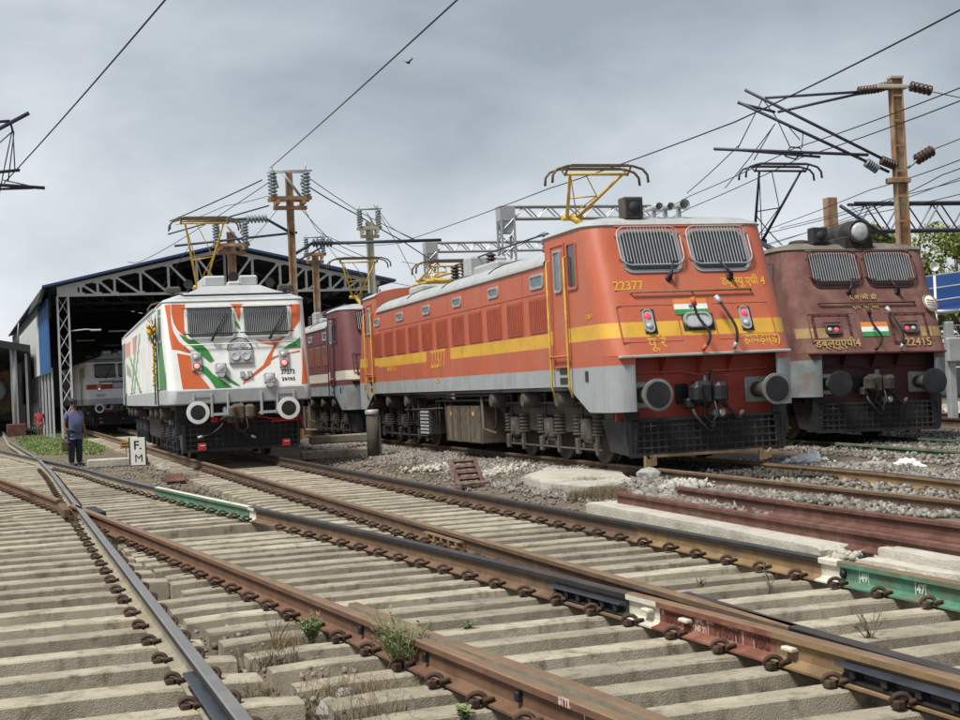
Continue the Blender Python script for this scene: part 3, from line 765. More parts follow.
m_ring = M('buffer_rim', (.2, .2, .195), .5, .3, var=.25, scale=9)
def wap4(name, label, loc, rz, P, cant=0.0):
    """Round-nosed six-axle electric engine with two slanted windscreens."""
    Ln = 17.9; F = Face(1.55, .36, .40, 1.72); hw = 1.55
    root = thing(name, label, 'locomotive', loc, rz, 'locomotives standing in the yard')
    root.rotation_euler = (0, cant, rz)
    m_b, m_st, m_sk, m_rf, m_pan, m_hs = P['body'], P['stripe'], P['skirt'], P['roof'], P['panel'], P['headstock']
    s0, s1 = P.get('stripe_z', (1.97, 2.2))
    # --- shell: two cabs and the middle
    mb = MB(); back = 2.68
    zs = [1.7, s0, s1, 2.75, 3.3, 3.62, 3.71]; ms = [0, 1, 0, 0, 0, 0]
    R = loft(mb, [F.loop(z, hw, back) for z in zs], ms)
    top = [F.loop(3.71, hw, back), F.loop(3.74, hw + .03, back, inset=-.03), F.loop(3.79, hw - .02, back, inset=.02), F.loop(3.86, hw - .18, back, inset=.16), F.loop(3.92, hw - .5, back, inset=.45), F.loop(3.95, hw - .9, back, inset=.8)]
    R2 = loft(mb, top, [2] * 5)
    f = mb.b.faces.new(R2[-1]); f.material_index = 2
    mb.faces_from([(-hw, back, 1.27)] + [(-hw, back, 3.71), (-hw + .02, back, 3.79), (-hw + .18, back, 3.86), (-hw + .5, back, 3.92), (-hw + .9, back, 3.95), (hw - .9, back, 3.95), (hw - .5, back, 3.92), (hw - .18, back, 3.86), (hw - .02, back, 3.79), (hw, back, 3.71), (hw, back, 1.27)], [tuple(range(12))], 0)
    mb.b.faces.new(R[0]).material_index = 3                                        # floor under the nose
    # skirts round the corners
    for sx in (-1, 1):
        n = 9; r = F.r
        out = [(-1.22, 0.0)] + [(-(hw - r) + r * math.cos(a), r + r * math.sin(a)) for a in [PI * 1.5 - .5 * PI * i / n for i in range(n + 1)]] + [(-hw, .62), (-hw, .99), (-hw, 1.3), (-hw, 1.6), (-hw, 1.9), (-hw, back)]
        def zb(y): return .86 if y <= .99 else (.86 + (y - .99) / .9 * .41 if y < 1.89 else 1.27)
        lv = [[(x if sx < 0 else -x, y, 1.7 if lev == 0 else 1.56 if lev == 1 else zb(y)) for x, y in out] for lev in (0, 1, 2)]
        loft(mb, lv, [0, 3])
        loft(mb, [[(x * .985, y + .02, z) for x, y, z in l] for l in (lv[0], lv[2])], [3])
        for a, c in zip([lv[2]], [[(x * .985, y + .02, z) for x, y, z in lv[2]]]): loft(mb, [a, c], [3], False)
    mirror_y(mb, Ln)
    prof = [(-hw, 1.27), (-hw, 1.56), (-hw, s0 - .04), (-hw, s1 - .04), (-hw, 3.30), (-hw - .03, 3.31), (-hw - .03, 3.345)]
    arc = [(-(hw + .0) * math.cos(.5 * PI * i / 7), 3.345 + .42 * math.sin(.5 * PI * i / 7)) for i in range(1, 8)]
    half = prof + arc; full = half + [(-x, z) for x, z in half[-2::-1]]
    mi = [3, 0, 1, 0, 2, 2] + [2] * 7; mi = mi + mi[::-1]
    v0 = [mb.b.verts.new((x, back, z)) for x, z in full]; v1 = [mb.b.verts.new((x, Ln - back, z)) for x, z in full]
    for j in range(len(full) - 1):
        f = mb.b.faces.new((v0[j], v0[j + 1], v1[j + 1], v1[j])); f.material_index = mi[j]; f.smooth = 5 < j < len(full) - 7
    mb.box(-1.3, 1.3, .4, Ln - .4, 1.2, 1.262, 3)
    mb.build('body', [m_b, m_st, m_rf, m_sk], root, sharp=38)
    # --- louvre panels and small high windows on both sides
    for sx in ((-1, 1) if P.get('far_side') else (-1,)):
        for i in range(11):
            y0 = 2.72 + i * 1.212; x = sx * hw; b = MB()
            b.box(min(x, x + sx * .014), max(x, x + sx * .014), y0, y0 + .82, 2.2, 2.79, 0)
            for k in range(9):
                yy = y0 + .05 + k * .09; b.box(min(x, x + sx * .026), max(x, x + sx * .026), yy, yy + .03, 2.24, 2.75, 0)
            b.build('louvre_panel', m_pan, root)
            if i % 2 == 0:
                b = MB(); w_ = .66 if i == 0 else .6; h_ = .25 if i == 0 else .2
                b.ring(rrect(w_, h_, .06), rrect(w_ - .08, h_ - .08, .04), 0, .02, XY)
                o = b.build('side_window', m_silver, root, SIDE(-hw, y0 + .4, 3.07) if sx < 0 else Matrix.Translation((hw, y0 + .4, 3.07)) @ Matrix(((0, 0, 1, 0), (1, 0, 0, 0), (0, 1, 0, 0), (0, 0, 0, 1))))
                b = MB(); q = rrect(w_ - .07, h_ - .07, .04); b.faces_from([(a, c, .006) for a, c in q], [tuple(range(len(q)))]); b.build('pane', m_glassb, o)
    for y in [2.69 + 1.212 * k for k in range(0, 12)]:                                  # welded seams between the side sheets
        b = MB(); b.box(-hw - .006, -hw, y - .03, y - .02, 2.2, 3.3); b.build('side_seam', m_b, root)
    for z in (2.86,):
        b = MB(); b.box(-hw - .008, -hw, 2.7, Ln - 2.7, z, z + .014); b.build('side_bead', m_b, root)
    # --- cab doors, side lights and hand rails
    for y, d in ((1.93, 1), (Ln - 1.93, -1)):
        b = MB(); b.ring([(-.32, -1.0), (.32, -1.0), (.32, 1.0), (-.32, 1.0)], [(-.29, -.97), (.29, -.97), (.29, .97), (-.29, .97)], -.01, .028, XY); b.box(-.29, .29, -.97, .97, -.01, .012)
        dr = b.build('door', m_b, root, SIDE(-hw, y + .12, 2.58))
        b = MB(); b.ring(rrect(.32, .68, .04), rrect(.26, .62, .03), 0, .03, XY); g = b.build('door_window', m_silver, dr, Matrix.Translation((0, .56, .01)))
        b = MB(); q = rrect(.27, .63, .03); b.faces_from([(a, c, .012) for a, c in q], [tuple(range(len(q)))]); b.build('door_pane', m_glassb, dr, Matrix.Translation((0, .56, .01)))
        b = MB(); b.ring(rrect(.42, .76, .05), rrect(.34, .68, .04), -.01, .025, XY); g = b.build('cab_window', m_b, root, SIDE(-hw, y - .5 * d, 3.18))
        b = MB(); q = rrect(.36, .7, .04); b.faces_from([(a, c, .008) for a, c in q], [tuple(range(len(q)))]); b.build('pane', m_glass, g)
        for dy in (-.3, .5):
            b = MB(); b.tube([(-hw, y + dy, 3.35), (-hw - .07, y + dy, 3.32), (-hw - .07, y + dy, 1.28), (-hw - .02, y + dy, 1.1)], .02, 6); b.build('hand_rail', P['rail'], root)
        b = MB(); b.tube([(-hw - .07, y - .3, 1.76), (-hw - .07, y + .5, 1.76)], .022, 6); b.build('hand_rail', m_orp, root)
        b = MB()
        for k in range(2): b.box(-hw - .012, -hw + .0, y - .06, y + .26, 1.32 + k * .16, 1.42 + k * .16)
        b.build('step_recess', m_ink, root)
        b = MB(); b.box(-hw - .01, -hw, y - .9 * d - .06, y - .9 * d + .06, 1.34, 1.5); b.build('step_recess', m_ink, root)
    # --- front: windscreens, wipers, lamps
    for x in (-.575, .6):
        windscreen(F, root, x, 3.30, 1.0, .74, .16, P['wframe'], P['bars'], 19, gh=.66, gw=1.06, grim=P.get('grim'))
    wiper(F, root, -.36, 2.86, .07, .18); wiper(F, root, .68, 2.85, -.12, .2)
    b = MB(); b.box(-1.1, 1.12, 0, .06, -.02, .02, bev=.01); b.build('window_brow', m_b, root, F.mtx(.02, 3.69))
    for x in (-.86, .76):
        b = MB(); b.ring(rrect(1.0, .62, .03), rrect(.96, .58, .02), 0, .006, XY); b.build('front_panel', m_b, root, F.mtx(x * .98, 2.18))
    for x in (-.86, .76):
        if P['tail'] == 'tall':
            b = MB(); b.box(-.075, .125, -.2, .2, -.02, .012); o = b.build('lamp_recess', m_ink, root, F.mtx(x, 2.2))
            b = MB(); b.ring(rrect(.16, .38, .075), rrect(.13, .35, .06), 0, .035, XY); b.box(-.065, .065, -.17, .17, 0, .02); o = b.build('tail_lamp', m_grey, root, F.mtx(x, 2.2, .012))
            for yy, mm in ((.08, m_lred), (-.085, m_lwhite)):
                b = MB(); b.lathe([(.001, .045), (.04, .042), (.055, .02)], (0, yy, 0), 'Z', 14); b.build('lens', mm, o)
        else:
            b = MB(); b.ring(rrect(.32, .19, .07), rrect(.28, .15, .05), 0, .05, XY); b.box(-.13, .13, -.07, .07, 0, .02); o = b.build('tail_lamp', m_under2, root, F.mtx(x, 2.13, .004))
            for xx, mm in ((.07 if x < 0 else -.07, m_lred), (-.07 if x < 0 else .07, m_lwhite)):
                b = MB(); b.lathe([(.001, .045), (.035, .042), (.05, .02)], (xx, 0, 0), 'Z', 14); b.build('lens', mm, o)
            b = MB(); b.tube([(-.2, .13, .05), (.16, .13, .05)], .014, 5); b.build('lamp_hood', m_under, o)
            n_ = 26; b = MB()                                                          # bolted patch around the lamp
            for k in range(n_):
                q = rrect(.74, .62, .03, 1); a = k / n_ * len(q); i0 = int(a) % len(q); i1 = (i0 + 1) % len(q); t_ = a - int(a)
                b.box(q[i0][0] * (1 - t_) + q[i1][0] * t_ - .02, q[i0][0] * (1 - t_) + q[i1][0] * t_ + .02, q[i0][1] * (1 - t_) + q[i1][1] * t_ - .02, q[i0][1] * (1 - t_) + q[i1][1] * t_ + .02, 0, .018)
            b.ring(rrect(.8, .68, .03), rrect(.68, .56, .02), -.002, .007, XY); b.build('bolted_patch', m_hs, root, F.mtx(x, 2.14))
    b = MB(); b.tube([(-1.02, 0, .05), (1.0, 0, .05)], .016, 6); [b.tube([(xx, 0, .05), (xx, 0, 0)], .013, 5) for xx in (-1.02, 0, 1.0)]; b.build('grab_rail', P['grab'], root, F.mtx(-.02, 2.64))
    if P.get('headlight') == 'front':
        b = MB(); b.box(-.25, .27, -.15, .13, -.01, .012); b.build('lamp_recess', m_ink, root, F.mtx(-.04, 2.18))
        b = MB(); b.ring(rrect(.46, .25, .11, 5), rrect(.4, .19, .09, 5), 0, .05, XY); o = b.build('headlight', m_grey, root, F.mtx(-.05, 2.19, .012))
        b = MB(); q = rrect(.41, .2, .09, 5); b.faces_from([(a, c, .03) for a, c in q], [tuple(range(len(q)))]); [b.box(xx - .007, xx + .007, -.09, .09, .03, .04) for xx in (-.075, .075)]; b.build('lens', m_lwhite, o)
    # horns, lamp box and roof boxes
    b = MB(); b.box(-.82, -.5, .95, 1.2, 3.86, 4.2, 0, bev=.015); o = b.build('roof_lamp_box', P.get('boxm', m_grey), root)
    b = MB(); b.box(-.785, -.535, .935, .95, 3.91, 4.16); b.lathe([(.001, .02), (.08, .016), (.09, 0)], (-.66, .935, 4.03), 'Y', 14); b.build('lamp_front', m_ink, o)
    if P.get('horns', True):
        for x, z, r_ in ((-.2, 4.05, .065), (0.0, 4.05, .065), (.24, 4.08, .09)):
            b = MB(); b.lathe([(.02, -.45), (.03, -.2), (.05, 0), (r_, .16), (r_ * .88, .15), (.03, 0)], (x, 1.15, z), 'Y', 14); b.box(x - .03, x + .03, 1.2, 1.26, 3.86, z); b.build('horn', m_silver if x < .2 else m_grey, root)
    if P.get('headlight') == 'roof':
        b = MB(); b.lathe([(.23, -1.0), (.26, -.2), (.24, .12), (.22, .14), (.2, .02)], (.08, .86, 4.08), 'Y', 20); b.box(-.24, .4, .8, 1.9, 3.72, 4.0, bev=.03); b.box(-.45, .6, 1.1, 2.2, 3.7, 3.95, bev=.08); o = b.build('headlight', m_under, root)
        b = MB(); b.lathe([(.001, .17), (.13, .16), (.205, .12)], (.08, .86, 4.08), 'Y', 18); b.build('lens', m_lwhite, o)
        for x in (-.75, .72): b = MB(); b.lathe([(.2, 0), (.24, .06), (.2, .12), (.1, .14)], (x, 1.7, 3.88), 'Z', 12); b.build('roof_vent', m_under, root)
    for y, w_, l_, h_ in ((3.4, .5, .8, .12), (7.6, .8, 1.6, .12), (10.6, .45, .5, .5), (13.2, .9, 1.2, .1)):
        b = MB(); b.box(-w_, w_, y, y + l_, 3.66, 3.76 + h_, bev=.05); b.build('roof_hatch', m_rf, root)
    for y in (6.0, 9.6, 11.6, 12.4):
        b = MB()
        for k in range(6): b.lathe([(.06, 0), (.12, .03), (.12, .045), (.06, .075)], (-.25, y, 3.76 + k * .075), 'Z', 10)
        b.build('insulator', m_insul, root)
    b = MB(); b.tube([(-.25, 6.0, 4.22), (-.2, 9.6, 4.25), (-.25, 12.4, 4.22)], .02, 5); b.tube([(.5, 3.2, 3.9), (.4, 6, 3.95), (-.25, 6.0, 4.2)], .02, 5); b.build('roof_busbar', m_conduit, root)
    for y in (2.72, 5.9, 9.2, 12.2, 15.15):                                            # roof seams
        b = MB(); pts = [(x, z + .012) for x, z in arc] + [(-x, z + .012) for x, z in arc[-2::-1]]; b.tube([(x, y, z) for x, z in pts], .012, 4, sm=False); b.build('roof_seam', m_under2, root)
    # --- below the ledge
    b = MB(); b.box(-1.42, 1.42, -.035, .1, 1.655, 1.7, bev=.012); b.build('front_ledge', P.get('ledge', m_grey), root)
    b = MB(); b.box(-1.38, 1.38, .34, .4, .72, 1.65); 
    for x in (-.62, .0, .5): b.prism([(.34, 1.65), (.06, 1.65), (.34, 1.38)], x - .012, x + .012, lambda p, q, a: (a, p, q))
    b.build('headstock', m_hs, root)
    rf = P.get('buffer_r', .24)
    for x in (-.978, .978): buffer(root, x, .34, 1.1, .64, rf, P.get('bring', m_ring), P.get('bplate', m_silver))
    coupler(root, .34, 1.1, m_black if P.get('headlight') == 'front' else m_under, m_black)
    b = MB(); b.tube([(-1.25, .3, 1.12), (-1.25, .3, 1.44), (-.3, .28, 1.43), (0, .24, 1.36), (.2, .28, 1.42), (1.15, .3, 1.43), (1.16, .3, 1.5)], .014, 5); b.build('control_pipe', P['pipe'], root)
    cg = cowcatcher(root, F, .2, .74, 1.28, .12, m_black, m_under, 22, 4)
    b = MB(); b.box(-1.25, 1.25, .3, .33, .22, .74); b.build('guard_backplate', m_ink, root)
    for sx in (-1, 1): b = MB(); b.prism([(sx * 1.36, .86), (sx * 1.1, .86), (sx * 1.2, .2), (sx * 1.34, .35)], .1, .12, lambda p, q, a: (p, a, q)); b.build('corner_plate', m_black, root)
    if P.get('bar'):
        b = MB(); b.box(-.98, .9, .06, .1, .16, .2); b.build('sand_guard_bar', m_ochre, cg)
        for x in (-1.0, .92):
            b = MB(); b.prism([(x - .08, .02), (x + .1, .05), (x + .1, .2), (x + .04, .14), (x - .04, .14), (x - .08, .2)], .02, .1, lambda p, q, a: (p, a, q)); b.build('guard_iron', m_ochre, cg)
    hose(root, [(-.2, -.02, 2.5), (-.14, -.04, 2.25), (.0, -.12, 2.0), (-.02, -.12, 1.85), (-.08, -.06, 1.75)], .022, end=P['pipe'])
    hose(root, [(.28, .12, 2.52), (.36, -.02, 2.3), (.46, -.1, 2.05), (.46, -.1, 1.85), (.44, -.06, 1.76)], .022)
    hose(root, [(-.2, .2, .95), (-.25, .0, .78), (-.12, -.02, .6), (.02, .06, .5), (.1, .1, .62)], .024, end=m_under2)
    hose(root, [(.32, .2, .95), (.38, .04, .8), (.5, .04, .68), (.58, .08, .76)], .024, end=m_under2)
    b = MB(); b.lathe([(.05, 0), (.07, .05), (.04, .1)], (.2, .06, .78), 'Y', 10); b.box(.1, .3, .05, .25, .72, .84, bev=.03); b.build('air_valve', m_silver, root)
    # --- running gear
    dust, dark = P.get('under', m_under2), m_under
    bogie(root, (2.0, 3.75, 5.6), dust, dark, False); bogie(root, (Ln - 5.6, Ln - 3.75, Ln - 2.0), dark, dark, False)
    for y0, y1, z0, z1, mm, nm in ((7.2, 8.75, .2, .95, m_brownbox, 'battery_box'), (8.8, 9.75, .2, .95, m_brownbox, 'battery_box'), (11.1, 11.9, .3, .86, m_under, 'compressor_box')):
        for sx in (-1, 1):
            b = MB(); b.box(min(sx * 1.38, sx * .5), max(sx * 1.38, sx * .5), y0, y1, z0, z1, bev=.015)
            for yy in (y0 + .04, (y0 + y1) / 2, y1 - .06): b.box(min(sx * 1.38, sx * 1.4), max(sx * 1.38, sx * 1.4), yy, yy + .02, z0, z1)
            if nm == 'battery_box': b.box(min(sx * 1.38, sx * 1.388), max(sx * 1.38, sx * 1.388), y0 + .5, y0 + .62, z1 - .2, z1 - .12, 1)
            b.build(nm, [mm, m_yel], root)
    b = MB()
    for k in range(7): b.box(-1.42, -1.36, 11.15, 11.85, .32 + k * .078, .365 + k * .078, mx=None)
    b.build('cooler_slats', m_grey, root)
    b = MB()
    b.tube([(-1.4, 6.5, 1.16), (-1.4, 13.3, 1.16)], .025, 5); b.tube([(-1.36, 6.6, 1.06), (-1.36, 10.6, 1.06), (-1.36, 10.6, .5)], .022, 5)
    b.tube([(-1.42, 7.0, 1.16), (-1.42, 6.95, .5), (-1.36, 6.3, .42)], .03, 6)
    for y in (9.9, 10.4, 12.2, 12.7, 13.2): b.tube([(-1.35, y, 1.2), (-1.35, y, .4)], .018, 5)
    b.tube([(-1.38, 10.0, .9), (-1.38, 13.4, .85)], .018, 5); b.tube([(-1.36, 6.3, 1.14), (-1.36, 6.3, .6), (-1.3, 6.6, .5)], .025, 5)
    b.build('underframe_pipe', m_under2, root)
    for y in (10.2, 12.5): b = MB(); b.lathe([(.05, 0), (.22, .08), (.22, .8), (.05, .88)], (-.35, y, .86), 'X', 14); b.build('air_reservoir', m_under, root, sharp=40)
    b = MB(); b.lathe([(.1, 0), (.2, .08), (.2, .4)], (-.8, 6.35, 1.0), 'X', 14); b.build('air_reservoir', m_under, root, sharp=40)
    b = MB(); b.box(-.6, .6, 6.4, 11.6, .45, 1.25); b.build('transformer_tank', m_under, root)
    # --- lettering
    for s_, x, z, sz, k in P.get('front_text', ()): text(s_, sz, P['print'], 'front_lettering', root, F.mtx(x, z, .02 if P['tail'] == 'wide' else .003), sx=k)
    if P.get('side_text'): b = MB(); b.box(-.95, .95, -.16, .3, 0, .002); b.build('number_panel', m_b, root, SIDE(-hw, 9.6, 1.95))
    for s_, y, z, sz, k in P.get('side_text', ()): text(s_, sz, P['print'], 'side_lettering', root, SIDE(-hw - .005, y, z), sx=k)
    if P.get('flag'): flag(F, root, *P['flag'])
    for pn in P.get('panto', ()): pantograph(root, *pn)
    if P.get('badge'):
        x, z, r_ = P['badge']; b = MB(); b.lathe([(.001, .012), (r_, .012), (r_, 0)], (0, 0, 0), 'Z', 24); cc = [(math.cos(2 * PI * i / 24), math.sin(2 * PI * i / 24)) for i in range(24)]; b.ring([(p * r_, q * r_) for p, q in cc], [(p * r_ * .84, q * r_ * .84) for p, q in cc], .0125, .016, XY, 1); [b.box(-r_ * .55, r_ * .55, yy - .012, yy + .012, .0125, .014, 1) for yy in (-.05, 0, .05)]
        b.build('round_badge', [m_white, m_ochre], root, F.mtx(x, z, .0) @ Matrix.Rotation(math.radians(16), 4, 'Y') @ Matrix.Translation((0, 0, .04)))
    return root

WAPF = Face(1.56, .2, .25, 1.6)
def wap7(name, label, loc, rz, P, decals=()):
    """Angular six-axle electric engine with flat raked cab, big roof hood and wide buffers."""
    Ln = 19.3; F = WAPF; hw = 1.56; back = 3.0
    root = thing(name, label, 'locomotive', loc, rz, 'locomotives standing in the yard')
    mb = MB()
    zs = [1.6, 2.2, 2.7, 3.42, 3.52]
    loft(mb, [F.loop(z, hw, back) for z in zs], [0, 0, 0, 0])
    top = [F.loop(3.52, hw, back), F.loop(3.55, hw + .02, back, inset=-.02), F.loop(3.6, hw - .02, back, inset=.03), F.loop(3.74, hw - .45, back, inset=.2), F.loop(3.76, hw - .5, back, inset=.28)]
    R = loft(mb, top, [1] * 4); mb.b.faces.new(R[-1]).material_index = 1
    mb.faces_from([(-hw, back, 1.28), (-hw, back, 3.55), (-1.1, back, 3.74), (1.1, back, 3.74), (hw, back, 3.55), (hw, back, 1.28)], [(0, 1, 2, 3, 4, 5)], 0)
    # grey apron right round
    ap = [F.loop(1.6, hw + .012, back, inset=-.012), F.loop(1.57, hw + .012, back, inset=-.03), F.loop(1.3, hw + .012, back, inset=.045), F.loop(1.27, hw - .02, back, inset=.09), F.loop(1.27, hw - .5, back, inset=.5)]
    loft(mb, ap, [2] * 4)
    mirror_y(mb, Ln)
    full = [(-hw - .012, 1.27), (-hw - .012, 1.6), (-hw, 1.6), (-hw, 3.52), (-hw - .03, 3.53), (-hw - .03, 3.58), (-1.1, 3.74), (1.1, 3.74), (hw + .03, 3.58), (hw + .03, 3.53), (hw, 3.52), (hw, 1.6), (hw + .012, 1.6), (hw + .012, 1.27)]
    mi = [2, 2, 0, 1, 1, 1, 1, 1, 1, 1, 0, 2, 2]
    v0 = [mb.b.verts.new((x, back, z)) for x, z in full]; v1 = [mb.b.verts.new((x, Ln - back, z)) for x, z in full]
    for j in range(len(full) - 1): mb.b.faces.new((v0[j], v0[j + 1], v1[j + 1], v1[j])).material_index = mi[j]
    mb.box(-1.3, 1.3, .5, Ln - .5, 1.15, 1.25, 3)
    mb.build('body', [P['body'], P['roof'], P['apron'], m_under], root, sharp=35)
    for poly, mm in decals: F.decal(poly, mm, 'livery_swoosh', root, .003 + .0004 * len(poly) % .003)
    for poly, mm in P.get('side_decals', ()):
        b = MB(); b.faces_from([(-hw - .004, y, z) for y, z in poly], [tuple(range(len(poly)))]); b.build('livery_swoosh', mm, root)
    for y in np.arange(3.4, Ln - 3.2, .62):                                            # corrugated sides
        b = MB(); b.box(-hw - .02, -hw, y, y + .035, 1.68, 3.4); b.build('side_rib', P['body'], root)
    for x, w_ in ((-.565, 1.08), (.665, 1.08)):
        fr = windscreen(F, root, x, 3.07, w_, .78, .1, P['wframe'], m_grey, 24, glass=m_glassw, gh=.62, gw=.98, cy=.0, br=.004)
        b = MB()
        for zz in (-.29, .3): b.tube([(-.6, zz, .1), (.6, zz, .1)], .014, 5)
        b.build('grille_bar', m_conduit, fr)
    for x, dx in ((-.55, .34), (.72, .36)):
        b = MB(); b.tube([(0, 0, .03), (0, 0, .12), (dx, .62, .12)], [.03, .03, .012], 6); b.build('wiper', m_ink, root, F.mtx(x, 2.66))
    b = MB(); b.box(-.26, .26, -.155, .145, 0, .07, bev=.015); o = b.build('headlight', m_silver, root, F.mtx(.04, 2.27))
    for x in (-.115, .115):
        b = MB(); b.lathe([(.001, .075), (.075, .08), (.098, .095), (.098, .07)], (x, 0, 0), 'Z', 18); b.build('lens', m_lwhite, o)
    b = MB(); n = 18; c = [(.27 * math.cos(PI * i / n), .27 * math.sin(PI * i / n) + .16) for i in range(n + 1)]
    b.tube([(p, q, .03) for p, q in c] + [(*c[0], .03)], .014, 5); b.build('emblem_arch', m_ink, o)
    b = MB()
    for i in range(1, 9): a = PI * i / 9; b.box(.06, .19, -.008, .008, .0, .01, mx=Matrix.Translation((0, .17, 0)) @ Matrix.Rotation(a, 4, 'Z'))
    b.build('sunburst_emblem', m_silver, o)
    for x in (-.92, .99):
        b = MB(); b.box(-.105, .105, -.2, .2, 0, .06, bev=.012); o = b.build('tail_lamp', m_silver, root, F.mtx(x, 2.19))
        for yy, mm in ((.1, m_lwhite), (-.1, m_lpale)):
            b = MB(); b.lathe([(.001, .075), (.05, .072), (.06, .06)], (0, yy, 0), 'Z', 14); b.build('lens', mm, o)
            b = MB(); b.lathe([(.062, .06), (.085, .07), (.085, .06)], (0, yy, 0), 'Z', 14); b.build('lens_rim', m_red if yy < 0 else m_grey, o)
    b = MB(); b.tube([(-1.15, 0, .06), (1.25, 0, .06)], .013, 5); [b.tube([(xx, 0, .06), (xx, 0, 0)], .012, 5) for xx in (-1.15, -.4, .4, 1.25)]; b.build('grab_rail', m_white, root, F.mtx(0, 2.56))
    if P.get('spots', True):
        for x, z in ((-.41, 2.02), (.63, 1.76)):
            b = MB(); b.box(-.125, .125, -.125, .125, .02, .12, bev=.03); b.lathe([(.08, 0), (.08, .05)], (0, -.13, .06), 'Z', 12); o = b.build('spot_lamp', m_silver, root, F.mtx(x, z)); b = MB(); b.lathe([(.001, .13), (.08, .126), (.105, .1)], (0, .01, .0), 'Z', 16); b.build('lens', m_lwhite, o)
        b = MB(); b.box(-.12, -.02, -.07, .07, 0, .05, bev=.01); b.box(.04, .14, -.07, .07, 0, .05, bev=.01); b.box(-.03, .05, -.1, -.04, 0, .04); b.build('jumper_socket', m_silver, root, F.mtx(.12, 1.88))
    for s_, x, z, sz, k in P.get('front_text', ()): text(s_, sz, m_ink, 'front_lettering', root, F.mtx(x, z, .004), sx=k)
    # roof: hood, horns, lamps, pantographs
    b = MB(); b.prism([(-1.3, 3.62), (1.3, 3.62), (.62, 3.9), (-.62, 3.9)], .55, 2.6, lambda p, q, a: (p, a + (q - 3.62) * .7, q)); b.build('roof_hood', P['roof'], root)
    for q in ((-.6, -.1, 1.0, 2.4, 3.9, 4.15), (.2, .62, 1.0, 2.4, 3.9, 4.15), (-.1, .2, .78, 1.6, 3.75, 4.0)): b = MB(); b.box(*q, bev=.04); b.build('cooling_unit', P['roof'], root)
    b = MB(); b.lathe([(.06, -.2), (.08, 0), (.12, .08), (.1, .07)], (.05, .9, 4.1), 'Y', 16); b.build('horn', m_ink, root)
    for x in (-.92, .92):
        b = MB(); b.lathe([(.04, -.3), (.08, 0), (.11, .05), (.09, .04)], (x, 1.2, 3.98), 'Y', 14); b.box(x - .03, x + .03, 1.2, 1.28, 3.65, 3.96); b.build('horn', m_ink, root)
    for x in (-1.28, 1.24):
        b = MB(); b.box(x - .17, x + .17, .9, 1.15, 3.78, 3.92, bev=.04); b.box(x - .04, x + .04, 1.0, 1.1, 3.6, 3.8); b.build('roof_flood_lamp', m_under2, root)
    b = MB(); b.tube([(-1.25, .3, 3.72), (-1.1, .25, 3.66), (1.15, .25, 3.66), (1.3, .3, 3.75)], .025, 6); b.build('roof_cable', m_conduit, root)
    for y in (4.0, 8.0, 12.0):
        b = MB(); b.box(-.8, .8, y, y + 1.6, 3.72, 3.9, bev=.04); b.build('roof_hatch', P['roof'], root)
    for pn in P.get('panto', ()): pantograph(root, *pn)
    # side cab door and window
    for y in (2.55, Ln - 2.55):
        b = MB(); b.ring([(-.34, -.95), (.34, -.95), (.34, .95), (-.34, .95)], [(-.31, -.92), (.31, -.92), (.31, .92), (-.31, .92)], -.01, .026, XY); d = b.build('door', P['body'], root, SIDE(-hw, y, 2.6))
        b = MB(); b.box(-.17, .17, .2, .8, 0, .014); b.build('door_pane', m_glass, d)
        for dy in (-.42, .42): b = MB(); b.tube([(-hw - .06, y + dy, 3.3), (-hw - .06, y + dy, 1.3)], .018, 6); b.build('hand_rail', m_conduit, root)
    b = MB(); b.ring(rrect(.62, .62, .06), rrect(.54, .54, .05), 0, .02, XY); o = b.build('cab_window', m_silver, root, SIDE(-hw, 1.45, 3.0)); b = MB(); q = rrect(.55, .55, .05); b.faces_from([(a, c, .01) for a, c in q], [tuple(range(len(q)))]); b.build('pane', m_glass, o)
    # below
    b = MB(); b.box(-1.4, 1.4, .3, .36, .62, 1.3); b.build('headstock', m_black, root)
    for x0, x1 in ((-1.05, -.62), (-.32, .46), (.76, 1.18)):                            # step pockets under the apron edge
        b = MB(); b.box(x0, x0 + .05, -.06, .3, .98, 1.5, bev=.008); b.box(x1 - .05, x1, -.06, .3, .98, 1.5, bev=.008); b.box(x0, x1, -.05, -.02, 1.42, 1.5) if x1 - x0 < .5 else b.box(x0, x1, .26, .3, 1.4, 1.5); b.build('step_bracket', P['apron'], root)
    for x0, x1 in ((-.62, -.3), (.45, .76)): b = MB(); b.box(x0, x1, -.07, .28, 1.01, 1.07); b.build('step_tread', P['apron'], root)
    for x in (-.978, .978): buffer(root, x, .3, 1.1, .62, .245, m_white, m_black, ring=.06)
    coupler(root, .3, 1.08, m_brownbox, m_black)
    cg = cowcatcher(root, F, .26, .85, 1.25, .2, m_black, m_under, 18, 4)
    b = MB(); b.box(-1.2, 1.2, .38, .41, .28, .85); b.build('guard_backplate', m_ink, root)
    for x in (-.86, .98): b = MB(); b.box(x - .1, x + .08, .12, .18, .26, .42, 0, bev=.01); b.box(x - .06, x + .05, .114, .12, .36, .38, 1); b.build('red_marker', [m_red, m_white], root)
    hose(root, [(-.4, .15, .98), (-.45, -.05, .8), (-.7, -.1, .62), (-.95, -.05, .56)], .02)
    hose(root, [(-.18, .15, .92), (-.15, -.02, .75), (.0, -.06, .6), (.25, .0, .5)], .02)
    b = MB(); b.box(-.66, -.5, .1, .3, .86, .98, bev=.02); b.box(-.5, -.34, .08, .2, .88, .94, bev=.02); b.lathe([(.07, 0), (.07, .08)], (-.14, .2, .84), 'Y', 10); b.build('air_cock', m_red, root)
    b = MB(); b.box(-.4, -.3, .05, .15, .96, 1.2, bev=.03); b.build('air_valve', m_white, root)
